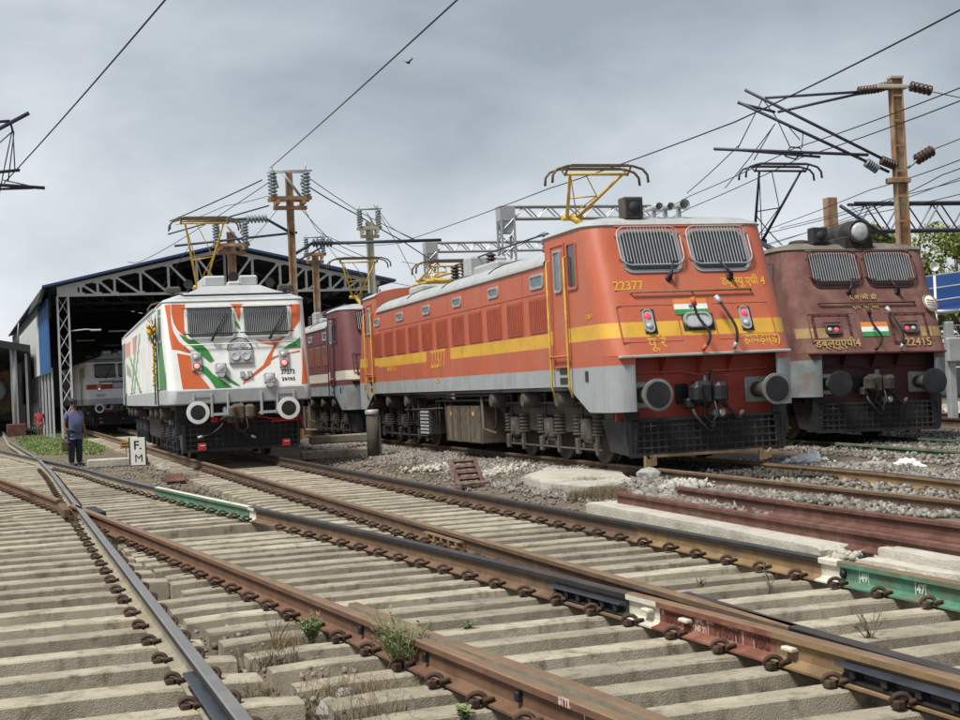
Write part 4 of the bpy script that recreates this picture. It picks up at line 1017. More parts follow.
    b = MB(); b.tube([(.3, .1, .96), (.7, .08, .88), (1.3, .1, .9), (1.4, .1, .55)], .02, 5); b.tube([(.65, .1, .83), (1.25, .1, .84)], .03, 5); b.build('uncoupling_rod', m_red, root)
    b = MB(); b.tube([(.38, .05, 1.0), (.45, .02, 1.08), (.5, .02, 1.0)], .03, 6); b.build('shackle_pin', m_yel, root)
    bogie(root, (2.6, 4.45, 6.3), m_black, m_black, False); bogie(root, (Ln - 6.3, Ln - 4.45, Ln - 2.6), m_black, m_black, False)
    b = MB(); b.lathe([(.22, 0), (.3, .05), (.3, .14), (.2, .16)], (-1.2, 3.4, 1.05), 'Z', 14); b.box(-1.3, -1.1, 3.3, 3.5, .8, 1.05, bev=.02); b.build('suspension_mount', m_silver, root)
    b = MB(); b.box(-1.2, 1.2, 7.6, 11.8, .35, 1.15, bev=.05); b.build('transformer_tank', m_under, root)
    return root
DEC = [([(-1.38, 3.495), (-1.077, 3.486), (-1.114, 3.284), (-1.128, 2.919), (-1.082, 2.796), (-0.979, 2.681), (-1.157, 2.791), (-1.282, 2.924), (-1.353, 3.082), (-1.386, 3.292)], 'saff'), ([(-1.515, 3.488), (-1.397, 3.495), (-1.404, 3.119), (-1.369, 2.875), (-1.265, 2.664), (-1.107, 2.52), (-1.014, 2.413), (-1.065, 2.397), (-1.278, 2.474), (-1.426, 2.497), (-1.459, 2.774), (-1.483, 3.191)], 'saff'), ([(-1.322, 2.407), (-1.035, 2.345), (-1.02, 2.069), (-0.879, 1.926), (-0.66, 1.61), (-1.25, 1.622)], 'saff'), ([(-0.106, 3.465), (0.222, 3.456), (0.142, 3.317), (0.071, 3.071), (0.03, 3.214), (-0.025, 3.392)], 'saff'), ([(1.234, 3.42), (1.465, 3.421), (1.426, 3.063), (1.294, 2.889), (1.065, 2.685), (0.896, 2.549), (0.757, 2.344), (0.685, 2.102), (0.447, 1.938), (0.157, 1.743), (0.048, 1.662), (0.073, 1.764), (0.307, 1.909), (0.527, 2.073), (0.648, 2.278), (0.766, 2.449), (0.806, 2.511), (0.532, 2.563), (0.408, 2.655), (0.675, 2.61), (0.923, 2.654), (1.141, 2.753), (1.217, 2.892), (1.248, 3.248)], 'saff'), ([(0.642, 2.208), (0.891, 2.286), (1.371, 2.373), (1.362, 2.345), (1.138, 2.311), (0.818, 2.236), (0.672, 2.155)], 'saff'), ([(1.434, 2.565), (1.475, 1.964), (1.482, 1.648), (1.339, 1.613), (1.388, 1.968)], 'saff'), ([(-1.254, 2.836), (-1.125, 2.762), (-0.945, 2.687), (-0.751, 2.558), (-0.642, 2.433), (-0.538, 2.221), (-0.626, 2.183), (-0.752, 2.299), (-1.005, 2.55), (-1.163, 2.694)], 'grn'), ([(-0.804, 2.136), (-0.701, 2.073), (-0.577, 1.913), (-0.385, 1.767), (-0.193, 1.621), (-0.263, 1.61), (-0.549, 1.61), (-0.683, 1.849), (-0.833, 2.01)], 'grn'), ([(-0.339, 1.937), (-0.245, 1.83), (-0.085, 1.702), (-0.005, 1.633), (-0.121, 1.669), (-0.284, 1.763), (-0.362, 1.852)], 'grn'), ([(-0.051, 3.146), (0.05, 3.019), (0.092, 2.895), (0.026, 2.932), (-0.05, 3.058)], 'grn'), ([(1.398, 2.673), (1.378, 2.443), (1.149, 2.434), (0.952, 2.389), (1.12, 2.506), (1.266, 2.571)], 'grn')]
SDEC = [([(1.99, 3.48), (1.15, 3.44), (1.31, 2.91), (0.61, 2.03), (-0.15, 1.62), (3.35, 1.62), (3.73, 1.9), (2.36, 2.57)], 'grn'), ([(0.59, 2.06), (-0.14, 1.9), (-0.33, 1.62), (0.56, 1.62)], 'grn'), ([(16.16, 2.66), (13.9, 2.39), (13.64, 2.12), (16.26, 2.28)], 'grn'), ([(10.58, 3.29), (9.95, 3.27), (13.5, 1.62), (14.43, 1.62)], 'grn'), ([(9.02, 3.27), (8.29, 3.25), (12.22, 1.64), (13.02, 1.62)], 'grn'), ([(14.51, 2.82), (13.58, 2.79), (8.89, 1.63), (9.81, 1.62)], 'grn'), ([(17.2, 3.33), (13.23, 3.24), (13.84, 2.83), (16.85, 2.85)], 'saff'), ([(12.28, 3.3), (10.17, 3.3), (10.9, 2.75), (12.39, 2.8)], 'saff')]
# ------------------------------------------------------------------ the five locomotives
m_or = M('orange_red_paint', (.48, .118, .06), .5, var=.06, scale=1.2, dirt=(.38, .17, .115), dscale=1.3, damt=.6, streak=((.27, .095, .06), .45, .53), spec=.45, bump=.12, bscale=2.2)
m_orpan = M('louvre_red', (.37, .085, .047), .65, var=.12, scale=3, streak=((.2, .06, .04), .4, .5))
m_ystripe = M('yellow_stripe', (.66, .38, .05), .5, var=.08, scale=2, dirt=(.42, .22, .05), damt=.4)
m_skirt = M('grey_skirt', (.33, .355, .365), .55, var=.08, scale=2, streak=((.2, .19, .17), .45, .5))
m_roofg = M('grey_roof', (.37, .385, .385), .65, var=.12, scale=2, streak=((.22, .21, .19), .4, .5))
m_hsred = M('headstock_red', (.40, .06, .038), .6, var=.15, scale=4, dirt=(.1, .03, .025), damt=.5)
ORANGE = dict(body=m_or, stripe=m_ystripe, skirt=m_skirt, roof=m_roofg, panel=m_orpan, headstock=m_hsred, wframe=m_silver, bars=m_silver, tail='tall', headlight='front', rail=m_yelp, grab=m_ochre, pipe=m_orp, bar=True, print=m_yel,
    front_text=[('22377', -1.05, 2.76, .21, .95), ('डब्ल्यू एपी 4', .9, 2.79, .2, .78), ('पू रे', -.78, 1.87, .24, 1.0), ('हावड़ा(इ)', .98, 1.88, .22, .85)],
    side_text=[('22377', 9.6, 1.95, .56, .85), ('W A P - 4', 13.9, 1.83, .2, 1), ('LGD', 9.7, 1.5, .13, 1), ('CAB-1', .82, 2.33, .1, 1), ('P', 12.0, 1.38, .1, 1)],
    flag=(-.1, 2.41, .56, .26), boxm=m_under2, panto=[(4.3, 4.0, 4.0, 5.16, m_yelp, .92), (14.6, 4.0, 13.4, 4.42, m_yelp, 1.0, True, (1.7, .2))])
OR_Z = -.301
orange = wap4('electric_locomotive', 'big orange red electric locomotive with yellow stripe numbered 22377, nearest of all', (3.43, 20.765, .023), .301, ORANGE)
m_mar = M('faded_maroon_paint', (.165, .078, .068), .8, var=.22, scale=1.6, dirt=(.25, .155, .115), dscale=2.2, damt=.65, dlo=.44, streak=((.11, .05, .055), .55, .5), spec=.2)
m_mband = M('worn_yellow_band', (.36, .25, .10), .8, var=.2, scale=3, dirt=(.22, .12, .08), damt=.75)
m_mroof = M('dirty_maroon_roof', (.16, .135, .11), .9, var=.25, scale=2, dirt=(.09, .08, .07), damt=.6)
m_mst = M('faded_yellow_stripe', (.43, .30, .115), .8, var=.2, scale=3, dirt=(.3, .15, .08), damt=.7)
m_mhs = M('maroon_headstock', (.085, .03, .026), .7, var=.25, scale=5)
m_mskirt = M('faded_blue_grey_skirt', (.2, .24, .25), .8, var=.25, scale=3, dirt=(.2, .13, .09), damt=.6)
MAROON = dict(body=m_mar, stripe=m_mar, skirt=m_mskirt, roof=m_mroof, panel=m_mar, headstock=m_mhs, wframe=m_mhs, bars=m_silver, grim=m_mhs, tail='wide', headlight='roof', horns=False, boxm=m_ink, rail=m_mhs, grab=m_mhs, pipe=m_mhs, ledge=m_mhs, print=m_mst, buffer_r=.25, bring=m_black,
    front_text=[('22415', .86, 1.86, .23, 1.0), ('डब्ल्यूएपी4', -.82, 1.86, .22, 1.0), ('एल जी डी', -.08, 2.76, .13, 1.2), ('एल पी जी', -.08, 2.58, .13, 1.2)],
    flag=(.02, 2.13, .56, .3), badge=(1.3, 2.62, .19), under=m_under, panto=[(4.4, 4.0, 4.1, 5.95, m_conduit, .9)])
maroon = wap4('electric_locomotive', 'faded maroon weathered electric locomotive numbered 22415 at the right', (7.6, 26.3, -.03), .217, MAROON, .02)
for sx in (-1, 1):                                            # its yellow bands stop short of the lamps
    b = [(sx * 1.53, 1.98), (sx * .98, 1.98), (sx * .98, 2.17), (sx * 1.53, 2.17)]
    Face(1.55, .36, .40, 1.72).decal(b if sx < 0 else b[::-1], m_mband, 'yellow_band', maroon)
m_pink = M('dull_crimson_paint', (.135, .042, .046), .65, var=.15, scale=2, dirt=(.14, .05, .05), damt=.5)
m_pst = M('cream_stripe', (.5, .47, .38), .7, var=.1)
m_pside = M('brown_red_side', (.24, .1, .065), .75, var=.15, scale=2, dirt=(.2, .13, .1), damt=.5)
CRIMSON = dict(MAROON, body=m_pink, stripe=m_pst, skirt=m_mskirt, roof=m_grey, panel=m_pside, front_text=[], badge=None, stripe_z=(1.72, 1.98), flag=(.0, 2.6, .6, .36), headlight='front', rail=m_conduit, panto=[(4.6, 4.0, 4.9, 5.6, m_yelp)])
_d = Vector((math.sin(OR_Z), math.cos(OR_Z)))
crimson = wap4('electric_locomotive', 'dull crimson locomotive with cream stripe, standing between the white and the orange one', (3.43 + _d.x * 19.2, 20.765 + _d.y * 19.2, .0), .301, CRIMSON)
m_wp = M('white_livery', (.80, .81, .79), .4, var=.04, scale=1.5, dirt=(.55, .54, .5), dscale=2, damt=.3, spec=.5, bump=.1, bscale=2.5)
m_ws = M('livery_orange', (.60, .13, .04), .45, var=.05); m_wg = M('livery_green', (.04, .23, .05), .45, var=.05)
m_apron = M('apron_grey', (.40, .42, .43), .5, var=.08, scale=3, dirt=(.28, .27, .26), damt=.4)
m_wroof = M('white_grey_roof', (.46, .48, .49), .6, var=.08, scale=2, dirt=(.34, .34, .33), damt=.4)
WHITE = dict(body=m_wp, roof=m_wroof, apron=m_apron, wframe=m_white, side_decals=[([(max(.4, y), z) for y, z in q], m_ws if k == 'saff' else m_wg) for q, k in SDEC],
    front_text=[('37273', 1.06, 1.9, .15, .85), ('३७२७३', 1.06, 1.74, .13, .85)], panto=[(6.2, 3.98, 5.7, 6.05, m_yelp, .9), (14.6, 3.98, 13.4, 4.42, m_yelp, 1.0, True, (1.7, .2))])
white = wap7('electric_locomotive', 'white electric locomotive with orange and green swooshes numbered 37273', (-5.26, 30.11, -.016), .3035, WHITE)
for i, (q, k) in enumerate(DEC): WAPF.decal(q, m_ws if k == 'saff' else m_wg, 'livery_swoosh', white, .003 + .0012 * i)
m_wr = M('red_band', (.4, .04, .035), .6)
SHEDL = dict(body=m_wp, roof=m_wroof, apron=m_apron, wframe=m_ink, spots=False, front_text=[('30757', -.85, 1.76, .2, 1.0)])
shedloco = wap7('electric_locomotive', 'white locomotive with a red band standing inside the dark shed', (-19.2, 72.6, 0), .365, SHEDL)
WAPF.decal([(-1.555, 2.1), (1.555, 2.1), (1.555, 2.36), (-1.555, 2.36)], m_wr, 'red_band', shedloco)
WAPF.decal([(-.9, 2.45), (1.2, 2.45), (1.2, 2.52), (-.9, 2.52)], m_ink, 'black_line', shedloco)

# rails of the three roads on the right ---------------------------------------------------------
T4 = Track('half buried track under the orange locomotive with ochre right rail')
T5 = Track('track with green painted rails under the maroon locomotive at the right')
def road(cx, cy, th, off):
    s = math.tan(th)
    return lambda y: cx + (y - cy) * s + off / math.cos(th)
r4l, r4r = road(3.43, 20.765, -.301, -.87), road(3.43, 20.765, -.301, .87)
_r4 = lin([(6.6, 11.0), (5.62, 16.06), (5.21, 18.1), (4.66, 20.0), (r4r(22.5), 22.5), (r4r(75), 75)])
rail_obj(T4, 'rail', r4l, 12, 75, [m_rust, m_brownhead], zoff=.023); rail_obj(T4, 'rail', _r4, 11, 75, [m_ochre, m_darkhead], 'ochre rail', zoff=.0)
r5l, r5r = road(7.6, 26.3, -.217, -.87), road(7.6, 26.3, -.217, .87)
rail_obj(T5, 'rail', r5l, 14, 75, [m_green, m_brownhead], 'green painted rail with brown head', zoff=-.03); rail_obj(T5, 'rail', r5r, 14, 75, [m_green, m_darkhead], 'green painted rail', zoff=-.03)
y = 12.2; S4 = .31
while y < 26:
    x0, x1 = _r4(y) - (2.3 if y < 19 else 2.2), _r4(y) + .5
    T4.sleeper(x0, x1, y + S4 * ((x0 + x1) / 2 - _r4(y)), S4, -.18)
    for s_ in (-1, 1): T4.clip(_r4(y), y, heading(_r4, y), s_, -.17)
    y += .58
y = 15
S5 = .22
while y < 30:
    xm = r5l(y) + .87; T5.sleeper(xm - 1.4, xm + 1.4, y, S5, -.21)
    for fn in (r5l, r5r):
        p = isect(fn, xm, y, S5); T5.clip(*p, heading(fn, p[1]), -1, -.2)
    y += .6
T4.finish(); T5.finish()
T6 = Track('far track by the stone bank at the right edge')
r6 = road(11.5, 27.5, -.2, 0); rail_obj(T6, 'rail', r6, 14, 60, [m_rust, m_darkhead], zoff=.12); rail_obj(T6, 'rail', road(11.5, 27.5, -.2, 1.74), 14, 60, [m_rust, m_darkhead], zoff=.12)
T6.finish()

# ------------------------------------------------------------------ the engine shed on the left
ths = .365
shed = thing('engine_shed', 'large open-ended engine shed with blue roof and pale roof trusses', 'shed', (-19.9, 66, 0), ths)
RX, RZ, EX, EZ, WX = 7.85, 8.98, -.93, 7.02, 15.6
DL = 46
def slope_z(x): return RZ - abs(x - RX) * (RZ - EZ) / (RX - EX)
nrib = 22
for sgn in (-1, 1):
    b = MB()
    for k in range(nrib):
        y0 = -.5 + (DL + .5) * k / nrib; y1 = -.5 + (DL + .5) * (k + 1) / nrib
        xe = EX if sgn < 0 else 2 * RX - EX
        for a, c, up in ((y0, y0 + .25, .03), (y0 + .25, y1, 0)):
            P = [(xe, a, EZ + up), (xe, c, EZ + up), (RX, c, RZ + up), (RX, a, RZ + up), (xe, a, EZ - .06), (xe, c, EZ - .06), (RX, c, RZ - .06), (RX, a, RZ - .06)]
            b.faces_from(P, [(0, 1, 2, 3), (4, 7, 6, 5), (0, 4, 5, 1), (3, 2, 6, 7), (0, 3, 7, 4), (1, 5, 6, 2)])
    b.build('roof', m_shedroof, shed)
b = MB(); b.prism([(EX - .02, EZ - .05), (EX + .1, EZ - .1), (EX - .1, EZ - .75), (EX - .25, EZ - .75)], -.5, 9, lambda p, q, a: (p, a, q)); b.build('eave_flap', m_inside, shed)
b = MB(); b.prism([(EX - .03, EZ - .05), (EX - .03, EZ + .06), (RX, RZ + .06), (2 * RX - EX, EZ + .06), (2 * RX - EX, EZ - .05), (RX, RZ - .05)], -.56, -.5, lambda p, q, a: (p, a, q)); b.build('verge_board', m_verge, shed)
def truss(y, mat, name='roof_truss'):
    b = MB(); zb = 6.62
    def bar(x0, z0, x1, z1, w=.085):
        d = Vector((x1 - x0, 0, z1 - z0)); n = Vector((-d.z, 0, d.x)).normalized() * w
        P = []
        for yy in (y - .06, y + .06):
            for q in (Vector((x0, yy, z0)) - n, Vector((x1, yy, z1)) - n, Vector((x1, yy, z1)) + n, Vector((x0, yy, z0)) + n): P.append(q)
        b.faces_from(P, [(0, 1, 2, 3), (7, 6, 5, 4), (0, 4, 5, 1), (1, 5, 6, 2), (2, 6, 7, 3), (3, 7, 4, 0)])
    bar(-.2, zb, WX + .2, zb, .06)
    for sg in (-1, 1):
        X = lambda t: RX + sg * t
        bar(X(8.05), slope_z(X(8.05)) - .22, X(0), RZ - .25, .09)
        xs = [0, 1.4, 2.8, 4.15, 5.4, 6.2, 7.0, 7.8]
        for i, t in enumerate(xs):
            zt = slope_z(X(t)) - .25; bar(X(t), zb, X(t), zt, .055)
            if i < len(xs) - 1:
                t2 = xs[i + 1]; zt2 = slope_z(X(t2)) - .25
                bar(X(t), zb, X(t2), zt2, .05)
            b.box(X(t) - .2, X(t) + .2, y - .075, y + .075, zt - .16, zt + .05); b.box(X(t) - .18, X(t) + .18, y - .075, y + .075, zb - .03, zb + .13)
    b.box(-.25, .7, y - .07, y + .07, zb, zb + .42)
    return b.build(name, mat, shed)
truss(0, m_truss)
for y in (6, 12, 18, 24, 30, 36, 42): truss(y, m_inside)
def lattice(x, y, z0, z1, w, mat, parent, name, st=.8, r=.032):
    b = MB()
    for sx in (0, 1):
        for sy in (0, 1): b.box(x + sx * w - r, x + sx * w + r, y + sy * w - r, y + sy * w + r, z0, z1)
    n = int((z1 - z0) / st)
    for k in range(n):
        a, c = z0 + (z1 - z0) * k / n, z0 + (z1 - z0) * (k + 1) / n
        for p, q in (((x, y, a), (x + w, y, c)), ((x, y + w, c), (x + w, y + w, a)), ((x, y, c), (x, y + w, a)), ((x + w, y, a), (x + w, y + w, c))): b.tube([p, q], r * .6, 4, sm=False)
    return b.build(name, mat, parent)
lattice(-.25, -.2, -.3, 6.6, .5, m_truss, shed, 'lattice_column'); lattice(WX - .25, -.2, -.3, 6.6, .5, m_truss, shed, 'lattice_column')
for k in range(1, 8):
    b = MB(); b.box(WX - .1, WX + .1, k * 6 - .1, k * 6 + .1, -.3, 6.6); b.build('column', m_inside, shed)
for k in range(11):                                            # bare posts under the cladding
    b = MB(); y = .9 + k * 2.75; b.box(-.64, -.54, y - .05, y + .05, -.3, 3.2); b.build('column', m_truss, shed)
for k in range(5):
    b = MB(); b.box(-.74, -.66, .25 + k * 1.48, .25 + (k + 1) * 1.48 - .02, 2.95 + .0, 6.5)
    for j in range(4): b.box(-.765, -.74, .35 + k * 1.48 + j * .36, .45 + k * 1.48 + j * .36, 2.95, 6.5)
    b.build('cladding_sheet', m_shedblue, shed)
for k in range(12):
    b = MB(); y = .25 + 5 * 1.48 + k * 1.95; b.box(-.74, -.66, y, y + 1.93, 3.0, 6.2)
    for j in range(3): b.box(-.742, -.735, y, y + 1.93, 3.9 + j * .75, 3.92 + j * .75)
    b.build('cladding_sheet', m_shedgrey, shed)
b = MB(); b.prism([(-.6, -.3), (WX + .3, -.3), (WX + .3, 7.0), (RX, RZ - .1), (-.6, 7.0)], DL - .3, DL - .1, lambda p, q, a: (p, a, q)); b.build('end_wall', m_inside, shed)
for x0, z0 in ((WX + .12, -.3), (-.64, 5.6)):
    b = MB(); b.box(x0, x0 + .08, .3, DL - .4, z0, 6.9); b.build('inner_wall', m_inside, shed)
b = MB(); b.box(.7, WX - 1, 30, 30.1, -.3, 1.2); b.build('dwarf_wall', m_brownbox, shed)
for i, (x, y, z) in enumerate(((3.4, 8, 5.2), (2.2, 14, 5.0), (6, 16, 5.4), (9, 12, 5.6), (4.5, 22, 5.0))):
    b = MB(); b.box(x - .5, x + .5, y, y + .12, z, z + .08); b.build('strip_light', m_truss, shed)
b = MB(); b.tube([(.3, -.1, 4.9), (1.0, -.3, 4.95), (1.5, -.3, 4.9)], .03, 5); b.box(1.2, 1.7, -.42, -.2, 4.86, 4.94, bev=.02); b.build('lamp_bracket', m_truss, shed)
# far-left dark shed with an old brown wagon
hut = thing('old_shed', 'dark low shed with grey pipe column at the far left edge', 'shed', at(15, 400, 76) * Vector((1, 1, 0)) if False else Vector((at(15, 400, 76).x, 76, 0)), .35)
b = MB(); b.box(-.16, .16, -.16, .16, -.2, 4.6); b.lathe([(.18, -.2), (.18, 4.6)], (0, 0, 0), 'Z', 12); b.build('column', m_silver, hut)
b = MB(); b.box(-.5, .5, -.5, .5, -.3, .45, bev=.03); b.build('column_base', m_dark_rust, hut)
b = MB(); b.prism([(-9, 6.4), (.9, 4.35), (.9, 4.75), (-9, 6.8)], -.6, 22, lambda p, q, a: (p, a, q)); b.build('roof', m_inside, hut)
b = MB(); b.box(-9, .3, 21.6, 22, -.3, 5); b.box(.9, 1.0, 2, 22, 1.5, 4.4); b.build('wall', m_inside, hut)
b = MB(); b.tube([(.2, 0, 4.7), (.35, -.2, 6.0)], .03, 5); b.build('vent_pipe', m_silver, hut)
b = MB(); b.box(.6, .72, -.2, 0, .2, 4.3); b.build('column', m_grey, hut)
m_oldw = M('old_brown_wagon', (.14, .085, .05), .9, var=.3, scale=2, dirt=(.25, .2, .15), damt=.6)
wg = thing('old_wagon', 'old brown wagon parked under the dark low shed at the far left', 'wagon', (at(-12, 400, 82).x, 82, 0), .35)
b = MB(); b.box(-1.5, 1.5, 0, 9, 1.0, 3.6, bev=.12); b.build('body', m_oldw, wg)
b = MB(); b.lathe([(.7, 0), (.7, .1), (.5, .14)], (.4, 0, 2.4), 'Y', 20); b.build('end_door', m_grey, wg)
b = MB(); b.box(-1.3, 1.3, .1, 9, .6, 1.0); [b.lathe([(.5, -.1), (.5, .1)], (x, y, .5), 'X', 16) for x in (-.87, .87) for y in (1.5, 7.5)]; b.build('running_gear', m_under, wg)

# ------------------------------------------------------------------ masts, gantries, wires
def insul_stack(b, p, q, r, n=6):
    p, q = Vector(p), Vector(q); d = q - p; k = []
    rs = []; pts = []
    for i in range(n):
        for t, rr in ((.0, .45), (.25, 1), (.6, 1), (.85, .45)): pts.append(p + d * ((i + t) / n)); rs.append(r * rr)
    b.tube(pts, rs, 8)
def mast(label, u, vtop, y, mat, wid=.26, plat=None, gap=.2, ins=m_insulg):
    top = at(u, vtop, y); H = top.z
    t = thing('catenary_mast', label, 'mast', (top.x, y, -.3), .3, 'catenary masts')
    b = MB(); w2 = wid / 2
    for sx in (-1, 1): b.box(sx * w2 - .02 if sx > 0 else -w2 - .02, sx * w2 + .02, -.07, .07, 0, H + .3)
    b.box(-w2 + .02, w2 - .02, -.012, .012, 0, H + .3)
    b.build('post', mat, t)
    if plat:
        z = plat + .3; pw = .7
        b = MB(); b.box(-pw, pw, -.3, -.2, z, z + .12); b.box(-pw, pw, .2, .3, z, z + .12); b.box(-pw * .7, -pw * .55, -.4, .4, z - .14, z); b.box(pw * .55, pw * .7, -.4, .4, z - .14, z); b.box(-pw * .8, pw * .8, -.1, .1, z - .3, z - .18); b.build('platform', mat, t)
        for sx in (-.56, .56):
            for yy in (-.25, .25):
                b = MB(); insul_stack(b, (sx, yy, z + .12), (sx, yy, z + .95), .12, 7); b.build('insulator', ins, t)
        b = MB(); b.tube([(-.7, -.25, z + .98), (.75, -.25, z + .98)], .03, 5); b.tube([(-.7, .25, z + 1.0), (.7, .25, z + 1.0)], .03, 5); b.tube([(-.2, -.1, z + .9), (.4, 0, z + .1)], .05, 5); b.tube([(.56, 0, z + .98), (.62, 0, z + 1.3)], .02, 5); b.tube([(-.56, 0, z + .98), (-.52, 0, z + 1.2)], .02, 5); b.tube([(.35, -.2, z + .5), (.56, -.25, z + .98)], .03, 5); b.tube([(-.4, -.2, z + .4), (-.56, -.25, z + .98)], .03, 5); b.build('switch_arms', m_silver, t)
    return t
def zat(u, v, y): return at(u, v, y).z
m1 = mast('tall rusty mast carrying a switch platform with insulators above the white locomotive', 288.5, 172, 46, m_mast, .2, zat(286, 201, 46))
b = MB(); b.tube([(.1, 0, zat(288, 235, 46) + .3), (-.9, -.1, zat(270, 222, 46) + .4), (-3.6, -.2, zat(170, 222, 46) + .1)], .05, 6); b.build('cantilever_tube', m_conduit, m1)
b = MB(); insul_stack(b, (-.8, -.1, zat(270, 222, 46) + .38), (-1.5, -.12, zat(262, 222, 46) + .34), .14, 6); b.build('insulator', m_insulg, m1)
b = MB(); b.tube([(.1, 0, zat(292, 245, 46)), (.7, 0, zat(300, 240, 46) + .2)], .06, 6); insul_stack(b, (.7, 0, zat(300, 240, 46) + .2), (1.4, 0, zat(308, 240, 46) + .2), .14, 6); b.tube([(1.4, 0, zat(308, 240, 46) + .2), (5.2, 0, zat(308, 240, 46) + .25)], .06, 6); b.build('strain_arm', m_conduit, m1)
m0 = mast('short rusty mast with crowded platform in front of the shed gable', 230.5, 232, 54, m_mast, .28, zat(230, 247, 54))
b = MB(); b.tube([(-2.2, -.2, zat(190, 240, 54)), (2.6, -.2, zat(260, 230, 54) + .2)], .05, 6); b.tube([(-2.4, .2, zat(190, 240, 54) + .5), (1.6, .2, zat(190, 240, 54) + 1.6)], .03, 5); b.tube([(2.5, 0, zat(255, 255, 54)), (3.6, 0, zat(255, 240, 54))], .04, 5); b.build('switch_arms', m_conduit, m0)
m2 = mast('thin rusty mast with small insulator platform, second from the white locomotive', 315, 255, 56, m_mast, .22, zat(312, 256, 56))
m3 = mast('pale concrete coloured mast above the crimson locomotive', 369, 222, 50, m_mastp, .22, zat(366, 230, 50))
for t, s_ in ((m2, .62), (m3, .62), (m0, .8)):
    for c in list(t.children):
        if c.name.split('.')[0] in ('platform', 'insulator', 'switch_arms') and t is not m0:
            zz = [q for q in t.children if q.name.startswith('platform')][0]
            z0 = min(v.co.z for v in zz.data.vertices) + .14
            c.data.transform(Matrix.Translation((0, 0, z0)) @ Matrix.Diagonal((s_, s_, .8, 1)) @ Matrix.Translation((0, 0, -z0))) if c is not zz else None
    zz = [q for q in t.children if q.name.startswith('platform')][0]
    if t is not m0: zz.data.transform(Matrix.Diagonal((s_, s_, 1, 1)))
# the big rusty mast at the right with its registration arms
Y4 = 30.0; P4 = at(903.5, 240, Y4); dir4 = Vector((math.cos(.217), math.sin(.217), 0))
def pl(u, v, P0=P4, dr=dir4):                                   # point of the vertical plane through P0 along dr
    d = ray(u, v); n = Vector((-dr.y, dr.x, 0)); o = Vector((0, 0, CAMH)); return o + d * ((P0 - o).dot(n) / d.dot(n))
t4 = thing('catenary_mast', 'thick rusty mast with insulated bracket arms right of the maroon locomotive', 'mast', (P4.x, P4.y, -.3), .217, 'catenary masts')
inv4 = Matrix.Rotation(-.217, 4, 'Z') @ Matrix.Translation((-P4.x, -P4.y, .3))
L4 = lambda u, v: inv4 @ pl(u, v)
H4 = pl(896, 79).z + .3
b = MB()
for sx in (-1, 1): b.box(sx * .12 - .015, sx * .12 + .015, -.085, .085, 0, H4)
b.box(-.105, .105, -.015, .015, 0, H4)
for k in range(12):
    z = H4 - .4 - k * .55; b.box(-.105, .105, -.085, -.075, z, z + .05)
b.build('post', m_mast, t4)
q = L4(884, 88); b = MB(); b.box(q.x - .2, .25, -.12, .12, q.z - .03, q.z + .06, bev=.015); b.build('bracket', m_mastp, t4)
q = L4(896, 176); b = MB(); b.box(q.x - .2, .2, -.12, .12, q.z - .16, q.z - .04, bev=.015); b.build('bracket', m_mast, t4)
b = MB(); b.box(-.15, .15, -.11, .11, H4, H4 + .05); b.build('cap_plate', m_mastp, t4)
b = MB()
for (a, c, r_) in (((889, 172), (738, 102), .034), ((897, 166), (745, 90), .034), ((858, 92), (765, 98), .03), ((858, 94), (778, 112), .03), ((868, 155), (714, 149), .035), ((820, 157), (737, 150), .03), ((775, 112), (738, 103), .03)): b.tube([L4(*a), L4(*c)], r_, 7)
b.tube([L4(785, 156), L4(790, 147), L4(800, 148), L4(803, 153), L4(795, 159), L4(785, 156)], .02, 5)
for a, c in (((762, 98), (776, 117)), ((775, 115), (790, 147)), ((788, 126), (800, 140)), ((803, 133), (802, 148)), ((762, 100), (738, 148)), ((774, 125), (754, 160))): b.tube([L4(*a), L4(*c)], .012, 4)
b.build('bracket_arm', m_conduit, t4)
for a, c, r_ in (((858, 91), (876, 89), .1), ((876, 89), (893, 84), .1), ((866, 162), (878, 170), .11), ((881, 160), (896, 166), .11)):
    b = MB(); insul_stack(b, L4(*a), L4(*c), r_, 6); b.build('insulator', m_insul if a[1] < 100 or a[0] > 880 else m_insulg, t4)
b = MB(); p, q = L4(910, 86), L4(932, 91); insul_stack(b, p, q, .12, 5); b.build('insulator', m_insul, t4)
b = MB(); p, q = L4(916, 160), L4(933, 150); insul_stack(b, p, q, .13, 5); b.build('insulator', m_insul, t4)
b = MB(); b.tube([L4(905, 86), L4(911, 86)], .03, 5); b.tube([L4(908, 168), L4(917, 160)], .03, 5); b.build('tension_link', m_silver, t4)
